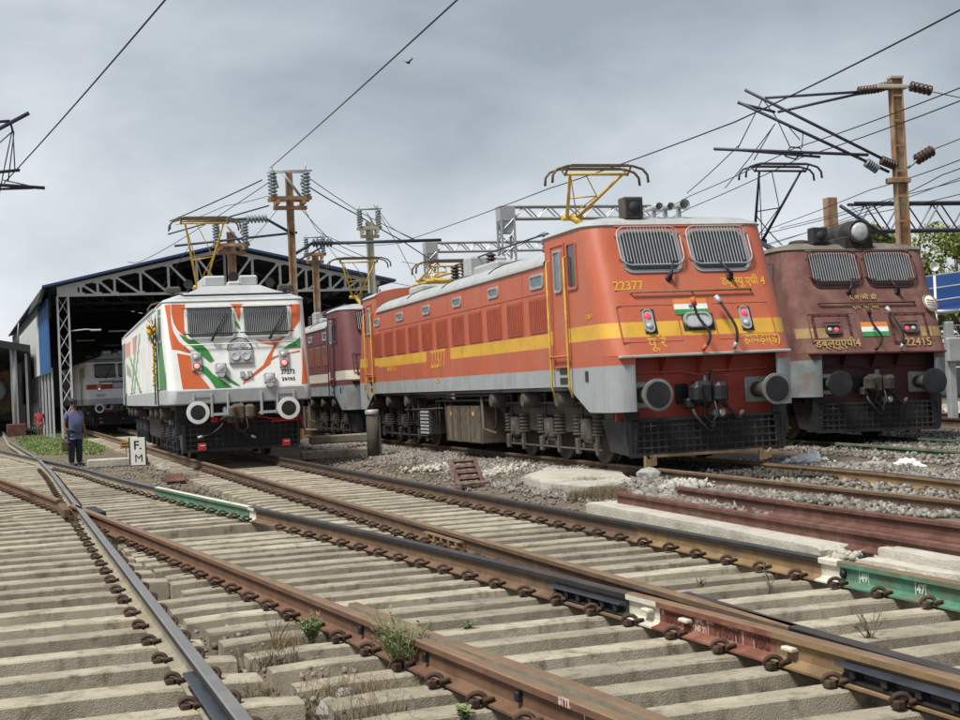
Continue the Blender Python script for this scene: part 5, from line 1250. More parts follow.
# portal gantries
def boom(b, p, q, h, d, n, r=.05):
    p, q = Vector(p), Vector(q); e = (q - p) / n; side = Vector((-e.y, e.x, 0)).normalized() * d
    for s_ in (0, 1):
        for z in (0, -h): b.tube([p + side * s_ + Vector((0, 0, z)), q + side * s_ + Vector((0, 0, z))], r, 4, sm=False)
        for i in range(n):
            a = p + side * s_ + e * i
            b.tube([a + Vector((0, 0, -h)), a + e * .5], r * .6, 4, sm=False); b.tube([a + e * .5, a + e + Vector((0, 0, -h))], r * .6, 4, sm=False)
    for i in range(n): b.tube([p + e * i, p + side + e * (i + .5)], r * .5, 4, sm=False)
def portal(label, u, v0, v1, y, length, mat, w=.55, n=12, col=True, colmat=None):
    p = at(u, v0, y); h = p.z - at(u, v1, y).z
    t = thing('portal_gantry', label, 'gantry', (p.x, p.y, -.3), .3, 'portal gantries over the tracks')
    H = p.z + .3
    if col:
        lattice(-w / 2, -w / 2, 0, H - h, w, mat, t, 'lattice_post', .5, .04)
        b = MB(); b.box(-w * .6, w * .6, -w * .5, w * .5, H - h - .1, H + .02, bev=.01); b.prism([(-w * .6, H - h - .1), (w * .6, H - h - .1), (w * .3, H - h - .6), (-w * .3, H - h - .6)], -w * .45, w * .45, lambda p, q, a: (p, a, q)); b.build('corner_box', mat, t)
        lattice(length - w / 2, -w / 2, 0, H - h, w, mat, t, 'lattice_post', .5, .04)
    b = MB(); boom(b, (w * .6, -.2, H), (length, -.2, H), h, .4, n); b.build('boom', mat, t)
    return t
portal('grey portal gantry whose corner rises just left of the raised yellow pantograph', 505, 207, 219, 56, 6.4, m_silver, n=6)
portal('grey portal gantry farther back above the rear of the orange locomotive', 430, 243, 252, 70, 8.2, m_silver, n=9)
g3 = portal('black lattice gantry boom behind the maroon locomotive', 842, 204, 232, 44, 22, m_bluesteel, n=17, col=False)
b = MB(); H = at(830, 201, 44).z + .3; b.box(-.6, -.27, -.16, .16, 0, H + .08); b.build('post', m_mast, g3)
b = MB(); b.box(21.8, 22.2, -.2, .2, 0, H); b.build('post', m_mast, g3)
b = MB(); b.tube([(-.2, -.2, H - .2), (1.6, -.2, H - 1.3)], .06, 5); b.build('strut', m_bluesteel, g3)
# left-edge bracket of a mast out of frame
lp = thing('catenary_mast', 'end of a bracket arm with droppers at the left edge', 'mast', (at(-60, 300, 22).x, 22, -.3), .3, 'catenary masts')
PL = at(-60, 300, 22); invl = Matrix.Rotation(-.3, 4, 'Z') @ Matrix.Translation((-PL.x, -PL.y, .3)); dl = Vector((math.cos(.3), math.sin(.3), 0))
LL = lambda u, v: invl @ pl(u, v, PL, dl)
b = MB(); b.box(-.15, .15, -.12, .12, 0, 7.5); b.build('post', m_mast, lp)
b = MB()
for a, c, r_ in (((-60, 160), (29, 113), .035), ((-60, 126), (10, 121), .025), ((-60, 178), (20, 170), .028), ((-60, 181), (45, 188), .03), ((-60, 191), (33, 188), .022), ((10, 121), (13, 132), .02)): b.tube([LL(*a), LL(*c)], r_, 6)
for a, c in (((12, 131), (5, 165)), ((13, 131), (15, 172)), ((13, 131), (-20, 160)), ((5, 165), (-2, 200)), ((14, 132), (8, 182)), ((3, 180), (35, 187))): b.tube([LL(*a), LL(*c)], .01, 4)
b.build('bracket_arm', m_conduit, lp)
# wires
def wire(label, pts, r=.012, cat='wire'):
    P = [at(*p) for p in pts]; b = MB(); Q = []
    for i in range(len(P) - 1):
        for k in range(6):
            t = k / 6; q = P[i].lerp(P[i + 1], t); q.z -= .03 * 4 * t * (1 - t); Q.append(q)
    Q.append(P[-1]); b.tube(Q, r, 5, sm=False)
    return tag(b.build('overhead_wire', m_wire), label, cat, 'overhead wires')
wire('overhead wire running up from the left edge bracket', [(4, 183, 25), (165, 0, 14.4), (330, -190, 9)], .011)
wire('overhead wire from the platform mast up over the white locomotive', [(270, 168, 46), (457, 0, 18), (560, -95, 12)], .014)
wire('long overhead wire rising to the top right corner', [(408, 240, 52), (548, 189, 34), (735, 122, 23), (960, 10, 17), (1080, -50, 15)], .013)
for lb, p in (('strain wire falling from the platform mast to the left', [(262, 180, 46), (170, 221, 52)]), ('strain wire falling from the platform mast to the right', [(309, 187, 46), (356, 214, 50), (401, 240, 52), (445, 268, 60)]),
              ('thin wire from the platform mast to the pale mast', [(309, 178, 46), (360, 212, 50), (414, 239, 52)]), ('wire crossing the shed gable', [(128, 262, 56), (140, 262, 54), (180, 240, 54), (268, 183, 46)]),
              ('thin wire sloping down past the pale mast', [(298, 205, 46), (330, 240, 52), (365, 257, 56)])):
    wire(lb, p, .022 if 'strain' in lb else .014)
for lb, p in (('upper of two wires behind the maroon locomotive bracket', [(560, 265, 60), (690, 196, 42), (795, 148, 32), (960, 88, 22), (1100, 45, 18)]), ('lower of two wires behind the maroon locomotive bracket', [(560, 275, 60), (690, 208, 42), (800, 158, 32), (960, 101, 22), (1100, 55, 18)]),
              ('wire passing above the black gantry boom', [(760, 232, 50), (870, 190, 36), (960, 160, 28), (1050, 130, 24)]), ('thin wire below the black insulators', [(745, 238, 50), (880, 205, 38), (942, 175, 30), (1000, 150, 26)]),
              ('strain wire from the top insulator of the thick mast', [(933, 92, 30.6), (1010, 105, 34)]), ('strain wire from the lower insulator of the thick mast', [(934, 149, 30.6), (1000, 120, 34)]),
              ('low wire behind the roof of the maroon locomotive', [(765, 246, 60), (850, 217, 46), (960, 178, 34), (1040, 150, 28)]), ('dropper wire left of the bracket', [(687, 193, 40), (738, 146, 31)]), ('second dropper wire left of the bracket', [(725, 188, 36), (775, 124, 31)])):
    wire(lb, p, .012)
for lb, p in (('drooping wire left of the short mast', [(190, 245, 54), (160, 290, 60)]), ('wire from the orange roof to the maroon roof', [(755, 214, 27), (782, 245, 29)]), ('wire beside the pale mast down to the orange roof', [(374, 205, 50), (398, 245, 54), (420, 286, 58)]), ('thin wire right of the thin mast', [(320, 235, 56), (345, 268, 60), (372, 300, 64)]), ('sagging wire between the masts', [(316, 238, 56), (348, 255, 54), (366, 258, 50)])):
    wire(lb, p, .012)
for lb, p in (('thin catenary wire left of the tall platform mast', [(268, 196, 46), (225, 206, 49), (176, 225, 52)]), ('wire falling from the tall platform mast into the shed', [(280, 206, 46), (252, 240, 54), (215, 262, 60)]), ('sagging jumper beside the tall platform mast', [(301, 203, 46), (318, 232, 50), (352, 246, 52), (402, 243, 52)]),
              ('pair wire over the crimson locomotive roof', [(300, 262, 56), (330, 268, 54), (420, 288, 50)]), ('low wire across the shed gable right slope', [(236, 262, 56), (300, 296, 60), (330, 306, 64)]), ('upper wire right of the pale mast', [(376, 206, 50), (392, 228, 52), (415, 240, 54)]),
              ('faint wire over the orange locomotive roof', [(402, 262, 56), (470, 268, 50), (545, 232, 40)]), ('third wire passing behind the thick mast', [(700, 262, 56), (870, 214, 38), (1000, 184, 28)]), ('thin wire crossing above the black gantry', [(780, 228, 48), (900, 196, 36), (1000, 168, 28)]), ('short dropper beside the gantry', [(850, 205, 44), (868, 222, 42)])):
    wire(lb, p, .011)
# bird
bd = MB(); bd.tube([(-.16, 0, 0), (-.05, 0, .02), (.08, 0, .01), (.14, 0, .02)], [.005, .05, .045, .01], 6)
for s_ in (-1, 1): bd.faces_from([(-.05, s_ * .03, .02), (.08, s_ * .03, .02), (.03, s_ * .3, .16), (-.03, s_ * .28, .15), (-.05, s_ * .03, .03), (.08, s_ * .03, .03), (.03, s_ * .3, .17), (-.03, s_ * .28, .16)], [(0, 1, 2, 3), (7, 6, 5, 4), (0, 4, 5, 1), (1, 5, 6, 2), (2, 6, 7, 3)])
tag(bd.build('bird', m_ink, None, Matrix.Translation(at(408, 63, 60)) @ Matrix.Rotation(.9, 4, 'Z')), 'small dark bird flying high in the grey sky', 'bird')
# ------------------------------------------------------------------ loose things between the tracks
def gh(x, y): return float(ground_h(np.array([x]), np.array([y]))[0])
def stand(u, v, z=-.25):
    p = gd(u, v, z); z2 = gh(p.x, p.y); p = gd(u, v, z2); return Vector((p.x, p.y, gh(p.x, p.y)))
# loose rails
for pts, lb in (([(1.62, 17.0), (2.84, 12.9), (3.62, 10.4), (4.4, 7.9)], 'loose dark red rail lying nearest, on the concrete beam'), ([(2.42, 17.4), (3.3, 14.4), (4.2, 11.6), (5.1, 8.8)], 'loose dark red rail lying behind, beside the ballast')):
    tag(rail_mb(pts, zoff=-.0 if 'near' in lb else .0, caps=(0, 0)).build('loose_rail', [m_dark_rust, m_dark_rust]), lb, 'rail', 'loose rails lying by the track')
def slab(name, label, cat, pts, z0, z1, mat, jit=.02, seg=6, group=None, kind=None):
    """A rough block: polygon outline on the ground, chipped edges."""
    r = random.Random(len(label)); n = len(pts); P = []
    for i in range(n):
        a, c = Vector(pts[i]), Vector(pts[(i + 1) % n])
        for k in range(seg): q = a.lerp(c, k / seg); P.append((q.x + r.uniform(-jit, jit), q.y + r.uniform(-jit, jit)))
    b = MB(); m_ = len(P); cx = sum(p[0] for p in P) / m_; cy = sum(p[1] for p in P) / m_
    lv = []
    for s_, z in ((1, z0), (1, z1 - .03), (.985, z1)):
        lv.append([(cx + (x - cx) * s_, cy + (y - cy) * s_, z + (r.uniform(-jit, jit) * .5 if z > z0 else 0)) for x, y in P])
    R = loft(b, lv, [0, 0], False, True); b.b.faces.new(R[-1])
    return tag(b.build(name, mat), label, cat, group)
def quad(p, q, w):                                              # strip outline from p to q
    p, q = Vector(p), Vector(q); d = (q - p).normalized(); n = Vector((-d.y, d.x)) * w / 2
    return [p - n, q - n, q + n, p + n]
slab('concrete_beam', 'long pale concrete beam lying under the near loose rail', 'concrete beam', quad((1.45, 17.3), (3.05, 11.9), .42), -.3, -.14, m_pale if False else m_conc2, .012, 12, 'concrete beams')
slab('concrete_beam', 'second concrete beam continuing past the green rail', 'concrete beam', quad((3.2, 11.3), (4.9, 6.8), .5), -.3, -.16, m_conc2, .015, 12, 'concrete beams')
slab('concrete_block', 'white chipped concrete block beside the green rail at the right edge', 'concrete block', [(3.15, 11.2), (3.55, 9.9), (3.95, 10.0), (3.6, 11.5)], -.3, -.08, m_conc2, .025)
SLAB_PTS = [stand(525, 485), stand(541, 491), stand(588, 490), stand(634, 486), stand(622, 477), stand(596, 469), stand(546, 471)]
slab('concrete_slab', 'flat pale concrete slab on the ballast in front of the orange locomotive', 'concrete slab', [(p.x, p.y) for p in SLAB_PTS], -.28, -.07, m_conc2, .02, 4)
def rock(name, label, loc, s, mat, seed, group, cat='rock', sq=.7):
    r = random.Random(seed); b = bmesh.new(); bmesh.ops.create_icosphere(b, subdivisions=2, radius=1)
    ax = [Vector((r.uniform(-1, 1), r.uniform(-1, 1), r.uniform(-1, 1))).normalized() for _ in range(9)]; dd = [r.uniform(.62, .9) for _ in ax]
    for v in b.verts:
        for a_, d_ in zip(ax, dd):
            e = v.co.dot(a_) - d_
            if e > 0: v.co -= a_ * e
        v.co += Vector((r.uniform(-.04, .04),) * 3); v.co.z *= sq
    me = bpy.data.meshes.new(name); b.to_mesh(me); b.free(); me.materials.append(mat)
    o = link(name, me, None, Matrix.Translation(Vector(loc) + Vector((0, 0, s * .25))) @ Matrix.Rotation(r.uniform(0, 6), 4, 'Z') @ Matrix.Scale(s, 4))
    return tag(o, label, cat, group)
for i, (u, v, s, lb) in enumerate(((650, 482, .22, 'squarish brown grey rock beside the concrete slab'), (668, 492, .14, 'mossy rock at the end of the loose rails'), (838, 549, .17, 'dark grey rock behind the ochre rail'), (848, 556, .12, 'reddish rock next to the dark grey rock'), (690, 492, .13, 'pale broken stone beside the loose rail ends'), (638, 494, .11, 'small pale stone below the squarish rock'))):
    p = stand(u, v); rock('rock', lb, p, s, m_stone2 if i != 3 else m_ochre, i, 'rocks beside the loose rails')
HEAPS = []
for i, (u, v, s, lb) in enumerate(((808, 462, .3, 'white plaster heap between the orange and maroon tracks'), (905, 466, .2, 'smaller white plaster heap nearer the right edge'), (876, 466, .2, 'grey heap between the two white heaps'), (796, 462, .16, 'low white lump beside the plaster heap'))):
    HEAPS.append((lb, u, v, s * 1.25, s * .8, m_plaster if i != 2 else m_stone2, 20 + i))
for i, (u, v, s, lb) in enumerate(((165, 470, .22, 'pale stone lying behind the green rail'), (202, 464, .13, 'small white stone near the white locomotive rail'), (322, 655, .07, 'small white pebble against the brown rail'), (440, 706, .09, 'mossy stone at the bottom of the frame'), (330, 716, .1, 'grey stone near the bottom left of the weeds'), (345, 700, .07, 'small yellowish stone among dry grass'), (490, 474, .14, 'white rubble beside the rusty casting'))):
    p = stand(u, v); rock('stone', lb, p, s, m_stone2, 40 + i, 'single stones')
# rusty slotted casting leaning on the dirt
p = stand(470, 488)
cs = thing('rail_casting', 'rusty slotted iron casting leaning on the ballast', 'casting', p, .5)
b = MB(); mx = Matrix.Translation((0, 0, .02)) @ Matrix.Rotation(math.radians(58), 4, 'X')
b.box(-.3, -.22, 0, .62, 0, .1, bev=.01, mx=mx); b.box(.22, .3, 0, .62, 0, .1, bev=.01, mx=mx)
for k in range(5): b.box(-.22, .22, k * .135, k * .135 + .07, .0, .09, mx=mx)
b.box(-.3, .34, -.2, .1, -.0, .12, bev=.02); b.build('slotted_plate', m_casting, cs); cs.scale = (.85, .85, .8)
# terracotta fragment by the green rail
p = stand(175, 484); b = MB(); b.box(-.18, .18, -.14, .14, 0, .08, bev=.012, mx=Matrix.Rotation(.5, 4, 'X'))
for k in range(5): b.box(-.17 + k * .075, -.13 + k * .075, -.14, .14, .08, .09, mx=Matrix.Rotation(.5, 4, 'X'))
tag(b.build('ribbed_tile', m_dark_rust, None, Matrix.Translation(p + Vector((0, 0, .05))) @ Matrix.Rotation(.4, 4, 'Z')), 'ribbed terracotta tile fragment by the green rail', 'tile')
# short steel post
p = stand(374, 459)
po = thing('steel_post', 'short round steel post in front of the crimson locomotive', 'post', p, 0)
b = MB(); b.lathe([(.145, -.1), (.145, 1.06)], (0, 0, 0), 'Z', 18); b.box(.12, .19, -.05, .05, 0, 1.0); b.build('pipe', m_under2, po)
b = MB(); b.lathe([(.16, 1.02), (.165, 1.05), (.165, 1.12), (.14, 1.14), (.01, 1.14)], (0, 0, 0), 'Z', 18); b.build('cap', m_silver, po)
for i, (u, v, ln, lb) in enumerate(((342, 458, 2.0, 'lower concrete sleeper of the small stack behind the rail'), (345, 449, 1.9, 'upper mossy sleeper of the small stack behind the rail'), (118, 467, 1.5, 'concrete block lying by the foul marker board'))):
    p = stand(u, v); b = MB(); b.box(-ln / 2, ln / 2, -.15, .15, 0, .22, bev=.03); tag(b.build('loose_sleeper', m_conc2 if i == 2 else m_conc, None, Matrix.Translation(p + Vector((0, .1 if i == 1 else 0, .22 if i == 1 else 0))) @ Matrix.Rotation(.25, 4, 'Z')), lb, 'sleeper', 'loose sleepers')
# marker boards
p = stand(138.5, 467)
fm = thing('marker_board', 'white foul marker board reading F M with black edges', 'sign', p, .12)
b = MB(); b.box(-.19, .19, -.02, .02, .02, .72, 0, bev=.004); b.box(.185, .215, -.026, .03, .0, .73, 1); b.box(-.215, -.185, -.026, .03, .0, .73, 1); b.build('board', [m_white, m_ink], fm)
Fr = Matrix.Rotation(PI / 2, 4, 'X')
text('F.', .3, m_ink, 'lettering', fm, Matrix.Translation((.0, -.022, .52)) @ Fr, off=.006); text('M', .28, m_ink, 'lettering', fm, Matrix.Translation((.02, -.022, .19)) @ Fr, off=0)
b = MB(); b.box(-.03, .03, .02, .05, -.2, .5); b.build('leg', m_mast, fm)
p = stand(126.5, 462)
os_ = thing('small_sign', 'small ochre signboard on a thin stake left of the marker board', 'sign', p, .1)
b = MB(); b.box(-.15, .15, -.012, .012, .36, .56, bev=.003); b.build('board', M('ochre_board', (.42, .22, .05), .8, dirt=(.2, .1, .03)), os_)
for k in range(2): b = MB(); b.box(-.11, .11, -.016, -.012, .4 + k * .08, .43 + k * .08); b.build('printed_line', m_ink, os_)
b = MB(); b.tube([(.0, .02, -.1), (.0, .02, .5)], .016, 6); b.build('stake', m_mast, os_)
# marigold garland on the white locomotive's door
gl = thing('flower_garland', 'marigold garland with flower bunch hanging on the white locomotive', 'garland', (0, 0, 0))
gl.matrix_world = Matrix.Translation((-5.26, 30.11, 0)) @ Matrix.Rotation(.3035, 4, 'Z')
m_mari = M('marigold', (.62, .33, .03), .8, var=.3, scale=20); m_leafd = M('mango_leaf', (.05, .1, .02), .7)
b = MB()
r = random.Random(4)
for k in range(34):
    z = 3.0 - k * .038; bmesh.ops.create_icosphere(b.b, subdivisions=1, radius=.034, matrix=Matrix.Translation((-1.66 + r.uniform(-.02, .02), 2.2 + r.uniform(-.03, .03) + k * .012, z)))
b.build('garland_string', m_mari, gl)
b = MB()
for k in range(16): bmesh.ops.create_icosphere(b.b, subdivisions=1, radius=.05, matrix=Matrix.Translation((-1.7 + r.uniform(-.08, .05), 2.05 + r.uniform(-.13, .13), 3.0 + r.uniform(-.1, .1))))
b.build('flower_bunch', m_mari, gl)
b = MB()
for k in range(40):
    a = r.uniform(0, 6.28); q = Vector((-1.7, 2.05 + .2 * math.cos(a), 3.0 + .18 * math.sin(a))); e = Vector((r.uniform(-.1, .02), .2 * math.cos(a), .2 * math.sin(a))); s_ = e.cross(Vector((1, 0, 0))).normalized() * .03
    b.faces_from([q, q + e * .5 + s_, q + e, q + e * .5 - s_], [(0, 1, 2, 3)])
b.build('leaves', m_leafd, gl)

# ------------------------------------------------------------------ people
def skin(name, verts, edges, radii, mat, parent, sub=2, root=0):
    me = bpy.data.meshes.new(name); me.from_pydata(verts, edges, []); o = bpy.data.objects.new(name, me); COL.objects.link(o)
    md = o.modifiers.new('s', 'SKIN'); md.use_smooth_shade = True
    for i, r_ in enumerate(radii):
        sv = me.skin_vertices[0].data[i]; sv.radius = r_ if isinstance(r_, tuple) else (r_, r_); sv.use_root = i == root
    o.modifiers.new('u', 'SUBSURF').levels = sub
    bpy.context.view_layer.update()
    m2 = bpy.data.meshes.new_from_object(o.evaluated_get(bpy.context.evaluated_depsgraph_get()))
    bpy.data.objects.remove(o); m2.materials.clear(); m2.materials.append(mat)
    for f in m2.polygons: f.use_smooth = True
    return link(name, m2, parent)
def heap(label, u, v, R, h, mat, seed):
    p = gd(u, v, -.12); r = random.Random(seed); b = MB()
    for k in range(60):
        q = R * r.random() ** .7; a_ = r.uniform(0, 6.28); s_ = r.uniform(.03, .075)
        bmesh.ops.create_icosphere(b.b, subdivisions=1, radius=s_, matrix=Matrix.Translation((q * math.cos(a_) * 1.25, q * math.sin(a_), h * (1 - q / R) * r.uniform(.5, 1))) @ Matrix.Rotation(r.uniform(0, 3), 4, (r.random() + .1, r.random(), r.random())) @ Matrix.Diagonal((1.3, .9, .8, 1)))
    b.lathe([(R * 1.1, -.05), (R * .7, h * .35), (R * .3, h * .75), (.001, h * .85)], (0, 0, 0), 'Z', 12)
    return tag(b.build('plaster_heap', mat, None, Matrix.Translation((p.x, p.y, -.17))), label, 'heap', 'plaster heaps')
def person(label, loc, rz, H, mats, bag=False, cap=True, shorts=False, belly=.0):
    s = H / 1.72
    t = thing('person', label, 'person', loc, rz, 'people standing by the tracks'); t.scale = (s, s, s)
    msk, msh, mtr = mats
    # body faces -y
    V = [(0, 0, .93), (0, -.01, 1.12), (0, 0, 1.32), (0, .01, 1.44), (0, -.005, 1.53), (0, -.02, 1.60), (0, -.02, 1.68)]
    E = [(0, 1), (1, 2), (2, 3), (3, 4), (4, 5), (5, 6)]; R = [(.11, .08), (.13, .09), (.15, .095), (.07, .06), (.055, .058), (.078, .095), (.06, .075)]
    def add(p, r_, par): V.append(p); R.append(r_); E.append((par, len(V) - 1)); return len(V) - 1
    hands = []
    for sx in (-1, 1):
        a = add((sx * .17, .0, 1.4), .06, 2); a = add((sx * .215, .01, 1.36), .055, a)
        if sx < 0: el, wr = (sx * .27, .03, 1.12), (sx * .29, -.04, .87)
        else: el, wr = (sx * .28, .04, 1.11), (sx * .25, -.1, .88)
        a = add(el, .042, a); a = add(wr, .03, a); h_ = add((wr[0] - sx * .005, wr[1] - .02, wr[2] - .07), (.02, .04), a); hands.append((h_, V[h_], sx))
    for h_, p, sx in hands:
        for k in range(4):
            q = add((p[0], p[1] - .03 + k * .02, p[2] - .05), .011, h_); q = add((p[0] - sx * .015, p[1] - .03 + k * .02, p[2] - .085 + .006 * abs(k - 1)), .009, q)
        q = add((p[0] - sx * .01, p[1] - .05, p[2] - .01), .012, h_); add((p[0] - sx * .015, p[1] - .055, p[2] - .045), .01, q)
    for sx in (-1, 1):
        a = add((sx * .09, 0, .86), .095, 0); a = add((sx * .1, -.01, .5), .062, a); a = add((sx * .105, .02, .1), .042, a); add((sx * .12, -.1, .035), (.04, .03), a)
    body = skin('body', V, E, R, msk, t, 2)
    b = MB()
    b.lathe([(.004, .03), (.014, .015), (.02, 0)], (0, -.112, 1.6), 'Y', 8); b.lathe([(.012, -.02), (.018, 0), (.012, .02)], (-.082, 0, 1.61), 'Z', 8); b.lathe([(.012, -.02), (.018, 0), (.012, .02)], (.082, 0, 1.61), 'Z', 8)
    b.build('nose_and_ears', msk, t)
    b = MB(); [b.lathe([(.001, .006), (.012, .003), (.014, 0)], (x, -.103, 1.63), 'Y', 8) for x in (-.034, .034)]; b.box(-.026, .026, -.112, -.1, 1.555, 1.563); b.box(-.035, .035, -.112, -.1, 1.572, 1.58); b.build('eyes_and_mouth', m_hair, t)
    sh = skin('shirt', [(0, 0, .88), (0, -.015 - belly, 1.08), (0, -.01 - belly * .3, 1.3), (0, .01, 1.43), (-.2, .01, 1.38), (-.25, .02, 1.2), (.2, .01, 1.38), (.26, .025, 1.2), (0, .0, .8)], [(0, 1), (0, 8), (1, 2), (2, 3), (2, 4), (4, 5), (2, 6), (6, 7)], [(.2, .15), (.205, .155 + belly * .6), (.2, .13), (.085, .075), .075, .072, .075, .072, (.205, .15)], msh, t, 2)
    if not shorts: skin('trousers', [(0, 0, 1.04), (-.095, 0, .84), (-.11, -.005, .48), (-.115, .015, .07), (.095, 0, .84), (.11, -.005, .48), (.115, .015, .07)], [(0, 1), (1, 2), (2, 3), (0, 4), (4, 5), (5, 6)], [(.19, .14), .125, .098, .08, .125, .098, .08], mtr, t, 2)
    else: skin('shorts', [(0, 0, .96), (-.095, 0, .84), (-.11, -.005, .52), (.095, 0, .84), (.11, -.005, .52)], [(0, 1), (1, 2), (0, 3), (3, 4)], [(.17, .12), .115, .1, .115, .1], mtr, t, 2)
    for sx in (-1, 1): b = MB(); b.box(sx * .115 - .05, sx * .115 + .05, -.19, .08, -.005, .075, bev=.025); b.build('shoe', m_ink, t)
    hr = MB(); hr.lathe([(.083, 1.615), (.092, 1.66), (.085, 1.71), (.05, 1.745), (.002, 1.755)], (0, .012, 0), 'Z', 14); hr.build('hair', m_hair, t)
    if cap:
        c = MB(); c.lathe([(.1, 1.66), (.103, 1.69), (.092, 1.74), (.055, 1.77), (.002, 1.778)], (0, -.002, 0), 'Z', 16); n = 9
        c.faces_from([(.095 * math.cos(PI + PI * i / (n - 1)), -.0 + .1 * math.sin(PI + PI * i / (n - 1)), 1.672) for i in range(n)] + [(.09 * math.cos(PI * 2 - PI * i / (n - 1)), -.04 + .15 * math.sin(PI * 2 - PI * i / (n - 1)), 1.66) for i in range(n)], [tuple(range(2 * n))]); c.build('cap', m_cap, t)
    return t
for q in HEAPS: heap(*q)
p = stand(76, 466); MANP = p
man = person('man in dark cap, blue grey shirt and navy trousers beside the crossing', p, math.radians(48), 1.74, (m_skin, m_shirt, m_trou), True, True, False, .035)
hb = Matrix.Translation(p) @ Matrix.Rotation(math.radians(48), 4, 'Z')
bg_ = thing('hand_bag', 'dark brown bag hanging from the right hand of the man in the cap', 'bag'); bg_.matrix_world = hb @ Matrix.Translation((-.3, -.07, .42))
b = MB(); b.box(-.06, .06, -.16, .16, 0, .26, bev=.03); b.box(-.065, .065, -.165, .165, .18, .24, bev=.02); b.build('bag_body', m_bag, bg_)
b = MB(); b.tube([(0, -.1, .25), (0, -.06, .36), (0, .04, .37), (0, .09, .25)], .012, 6); b.build('bag_handle', m_bag, bg_)
q = at(40, 428, 72); person('person in a red shirt and khaki shorts standing under the shed wall', (q.x, 72, gh(q.x, 72)), math.radians(20), 1.5, (m_skin, m_rshirt, m_shorts), False, False, True)

# ------------------------------------------------------------------ stone, grass and weeds
OCT_V = np.array([(1, 0, 0), (-1, 0, 0), (0, 1, 0), (0, -1, 0), (0, 0, 1), (0, 0, -1)], float)
OCT_F = np.array([(0, 2, 4), (2, 1, 4), (1, 3, 4), (3, 0, 4), (2, 0, 5), (1, 2, 5), (3, 1, 5), (0, 3, 5)])
ICO = bmesh.new(); bmesh.ops.create_icosphere(ICO, subdivisions=1, radius=1); ICO_V = np.array([v.co[:] for v in ICO.verts]); ICO_F = np.array([[v.index for v in f.verts] for f in ICO.faces]); ICO.free()
def ring_pts0(cx, cy, r_, n): a = RNG.uniform(0, 2 * PI, n); q = r_ * RNG.random(n) ** .6; return np.stack([cx + q * np.cos(a), cy + q * np.sin(a)], 1)
def scatter(name, xy, smin, smax, mat, dz=0.0, round_=False):
    n = len(xy); BV, BF = (ICO_V, ICO_F) if round_ else (OCT_V, OCT_F)
    s = RNG.uniform(smin, smax, (n, 1, 1)) * RNG.uniform(.55, 1.25, (n, 1, 3))
    V = BV[None] * s * RNG.uniform(.72, 1.2, (n, len(BV), 1)) * RNG.uniform(.85, 1.15, (n, len(BV), 3))
    A = RNG.normal(size=(n, 3, 3)); Q = np.linalg.qr(A)[0]; V = np.einsum('nij,nkj->nki', Q, V)
    z = ground_h(xy[:, 0], xy[:, 1]) + dz + RNG.uniform(-.3, .8, n) * smax * .6
    V = V + np.concatenate([xy, z[:, None]], 1)[:, None]
    F = (np.arange(n)[:, None, None] * len(BV) + BF[None]).reshape(-1, 3)
    return tag(npmesh(name, V.reshape(-1, 3), F, mat), kind='stuff')
def along(fn, y0, y1, o0, o1, n, pw=1.0):
    y = y0 + (y1 - y0) * RNG.random(n) ** pw; x = np.array([fn(t) for t in y]) + RNG.uniform(o0, o1, n); return np.stack([x, y], 1)
c4 = road(3.43, 20.765, -.301, 0)
P_ = [along(c4, 16, 44, -2.7, -.95, 17000, 1.3), along(c4, 13.5, 18, -1.3, -.5, 1500), along(c4, 13.5, 19, -.5, .75, 700), along(c4, 15.5, 24, 1.0, 2.6, 4200), along(r5l, 15, 27, -1.1, -.1, 1400), along(r5r, 15, 34, .15, 3.2, 7500), along(lambda y: rA(y) + 1.9, 15, 24, -.3, .5, 2000)]
# keep the stones off the slab
xy = np.concatenate(P_); sl_ = np.array([(p.x, p.y) for p in SLAB_PTS]); cc = sl_.mean(0); keep = (((xy - cc) / np.array([.95, 1.15])) ** 2).sum(1) > 1
scatter('shadow_ballast', np.concatenate([along(c4, 19, 46, -1.0, 1.0, 5000), along(lambda y: r5l(y) + .87, 24.5, 48, -1.1, 1.1, 4500), along(lambda y: (rA(y) + rB(y)) / 2, 29, 52, -1.3, 1.3, 3000)]), .03, .06, m_shadebal, .03)  # darker stones under the engines: shade put into the ballast colour
xy2 = along(r5l, 16, 26, .15, 1.6, 2200); scatter('ballast', np.concatenate([xy[keep], xy2]), .028, .06, m_stone, .01, False)
scatter('loose_gravel', np.concatenate([along(lambda y: (rE(y) + rD(y)) / 2, 5, 11, -.3, .35, 120), along(lambda y: rC(y) + .9, 16, 24, -.4, .6, 1300), along(rA, 14, 34, .9, 2.2, 1400), along(lambda y: rC(y) + 1.2, 22, 40, -.5, 2.5, 1600), along(lambda y: (rD(y) + rC(y)) / 2, 5, 20, -1.2, 1.0, 380), along(lambda y: (rA(y) + rB(y)) / 2, 6, 30, -.9, 1.0, 420)]), .012, .04, m_stone, .015)
scatter('crib_stones', np.concatenate([along(lambda y: rE(y) - .9, 6.6, 8.2, -.6, .5, 110), along(lambda y: rE(y) - .8, 9, 16, -.9, .5, 90), along(lambda y: (rC(y) + rD(y)) / 2, 5, 14, -.8, .8, 160), along(lambda y: (rA(y) + rB(y)) / 2, 8, 20, -.8, .8, 160), along(lambda y: (rE(y) + rD(y)) / 2 + .05, 4.8, 10.5, -.3, .35, 130)]), .012, .034, m_stone, .05)
_rb = np.concatenate([ring_pts0(*gd(u, v, -.2).xy, r_, n) for u, v, r_, n in ((842, 553, .28, 90), (885, 563, .3, 120), (690, 493, .35, 120), (500, 476, .5, 120), (430, 470, .6, 140), (930, 575, .3, 90))])
scatter('concrete_rubble', _rb, .02, .075, m_conc2, .06)
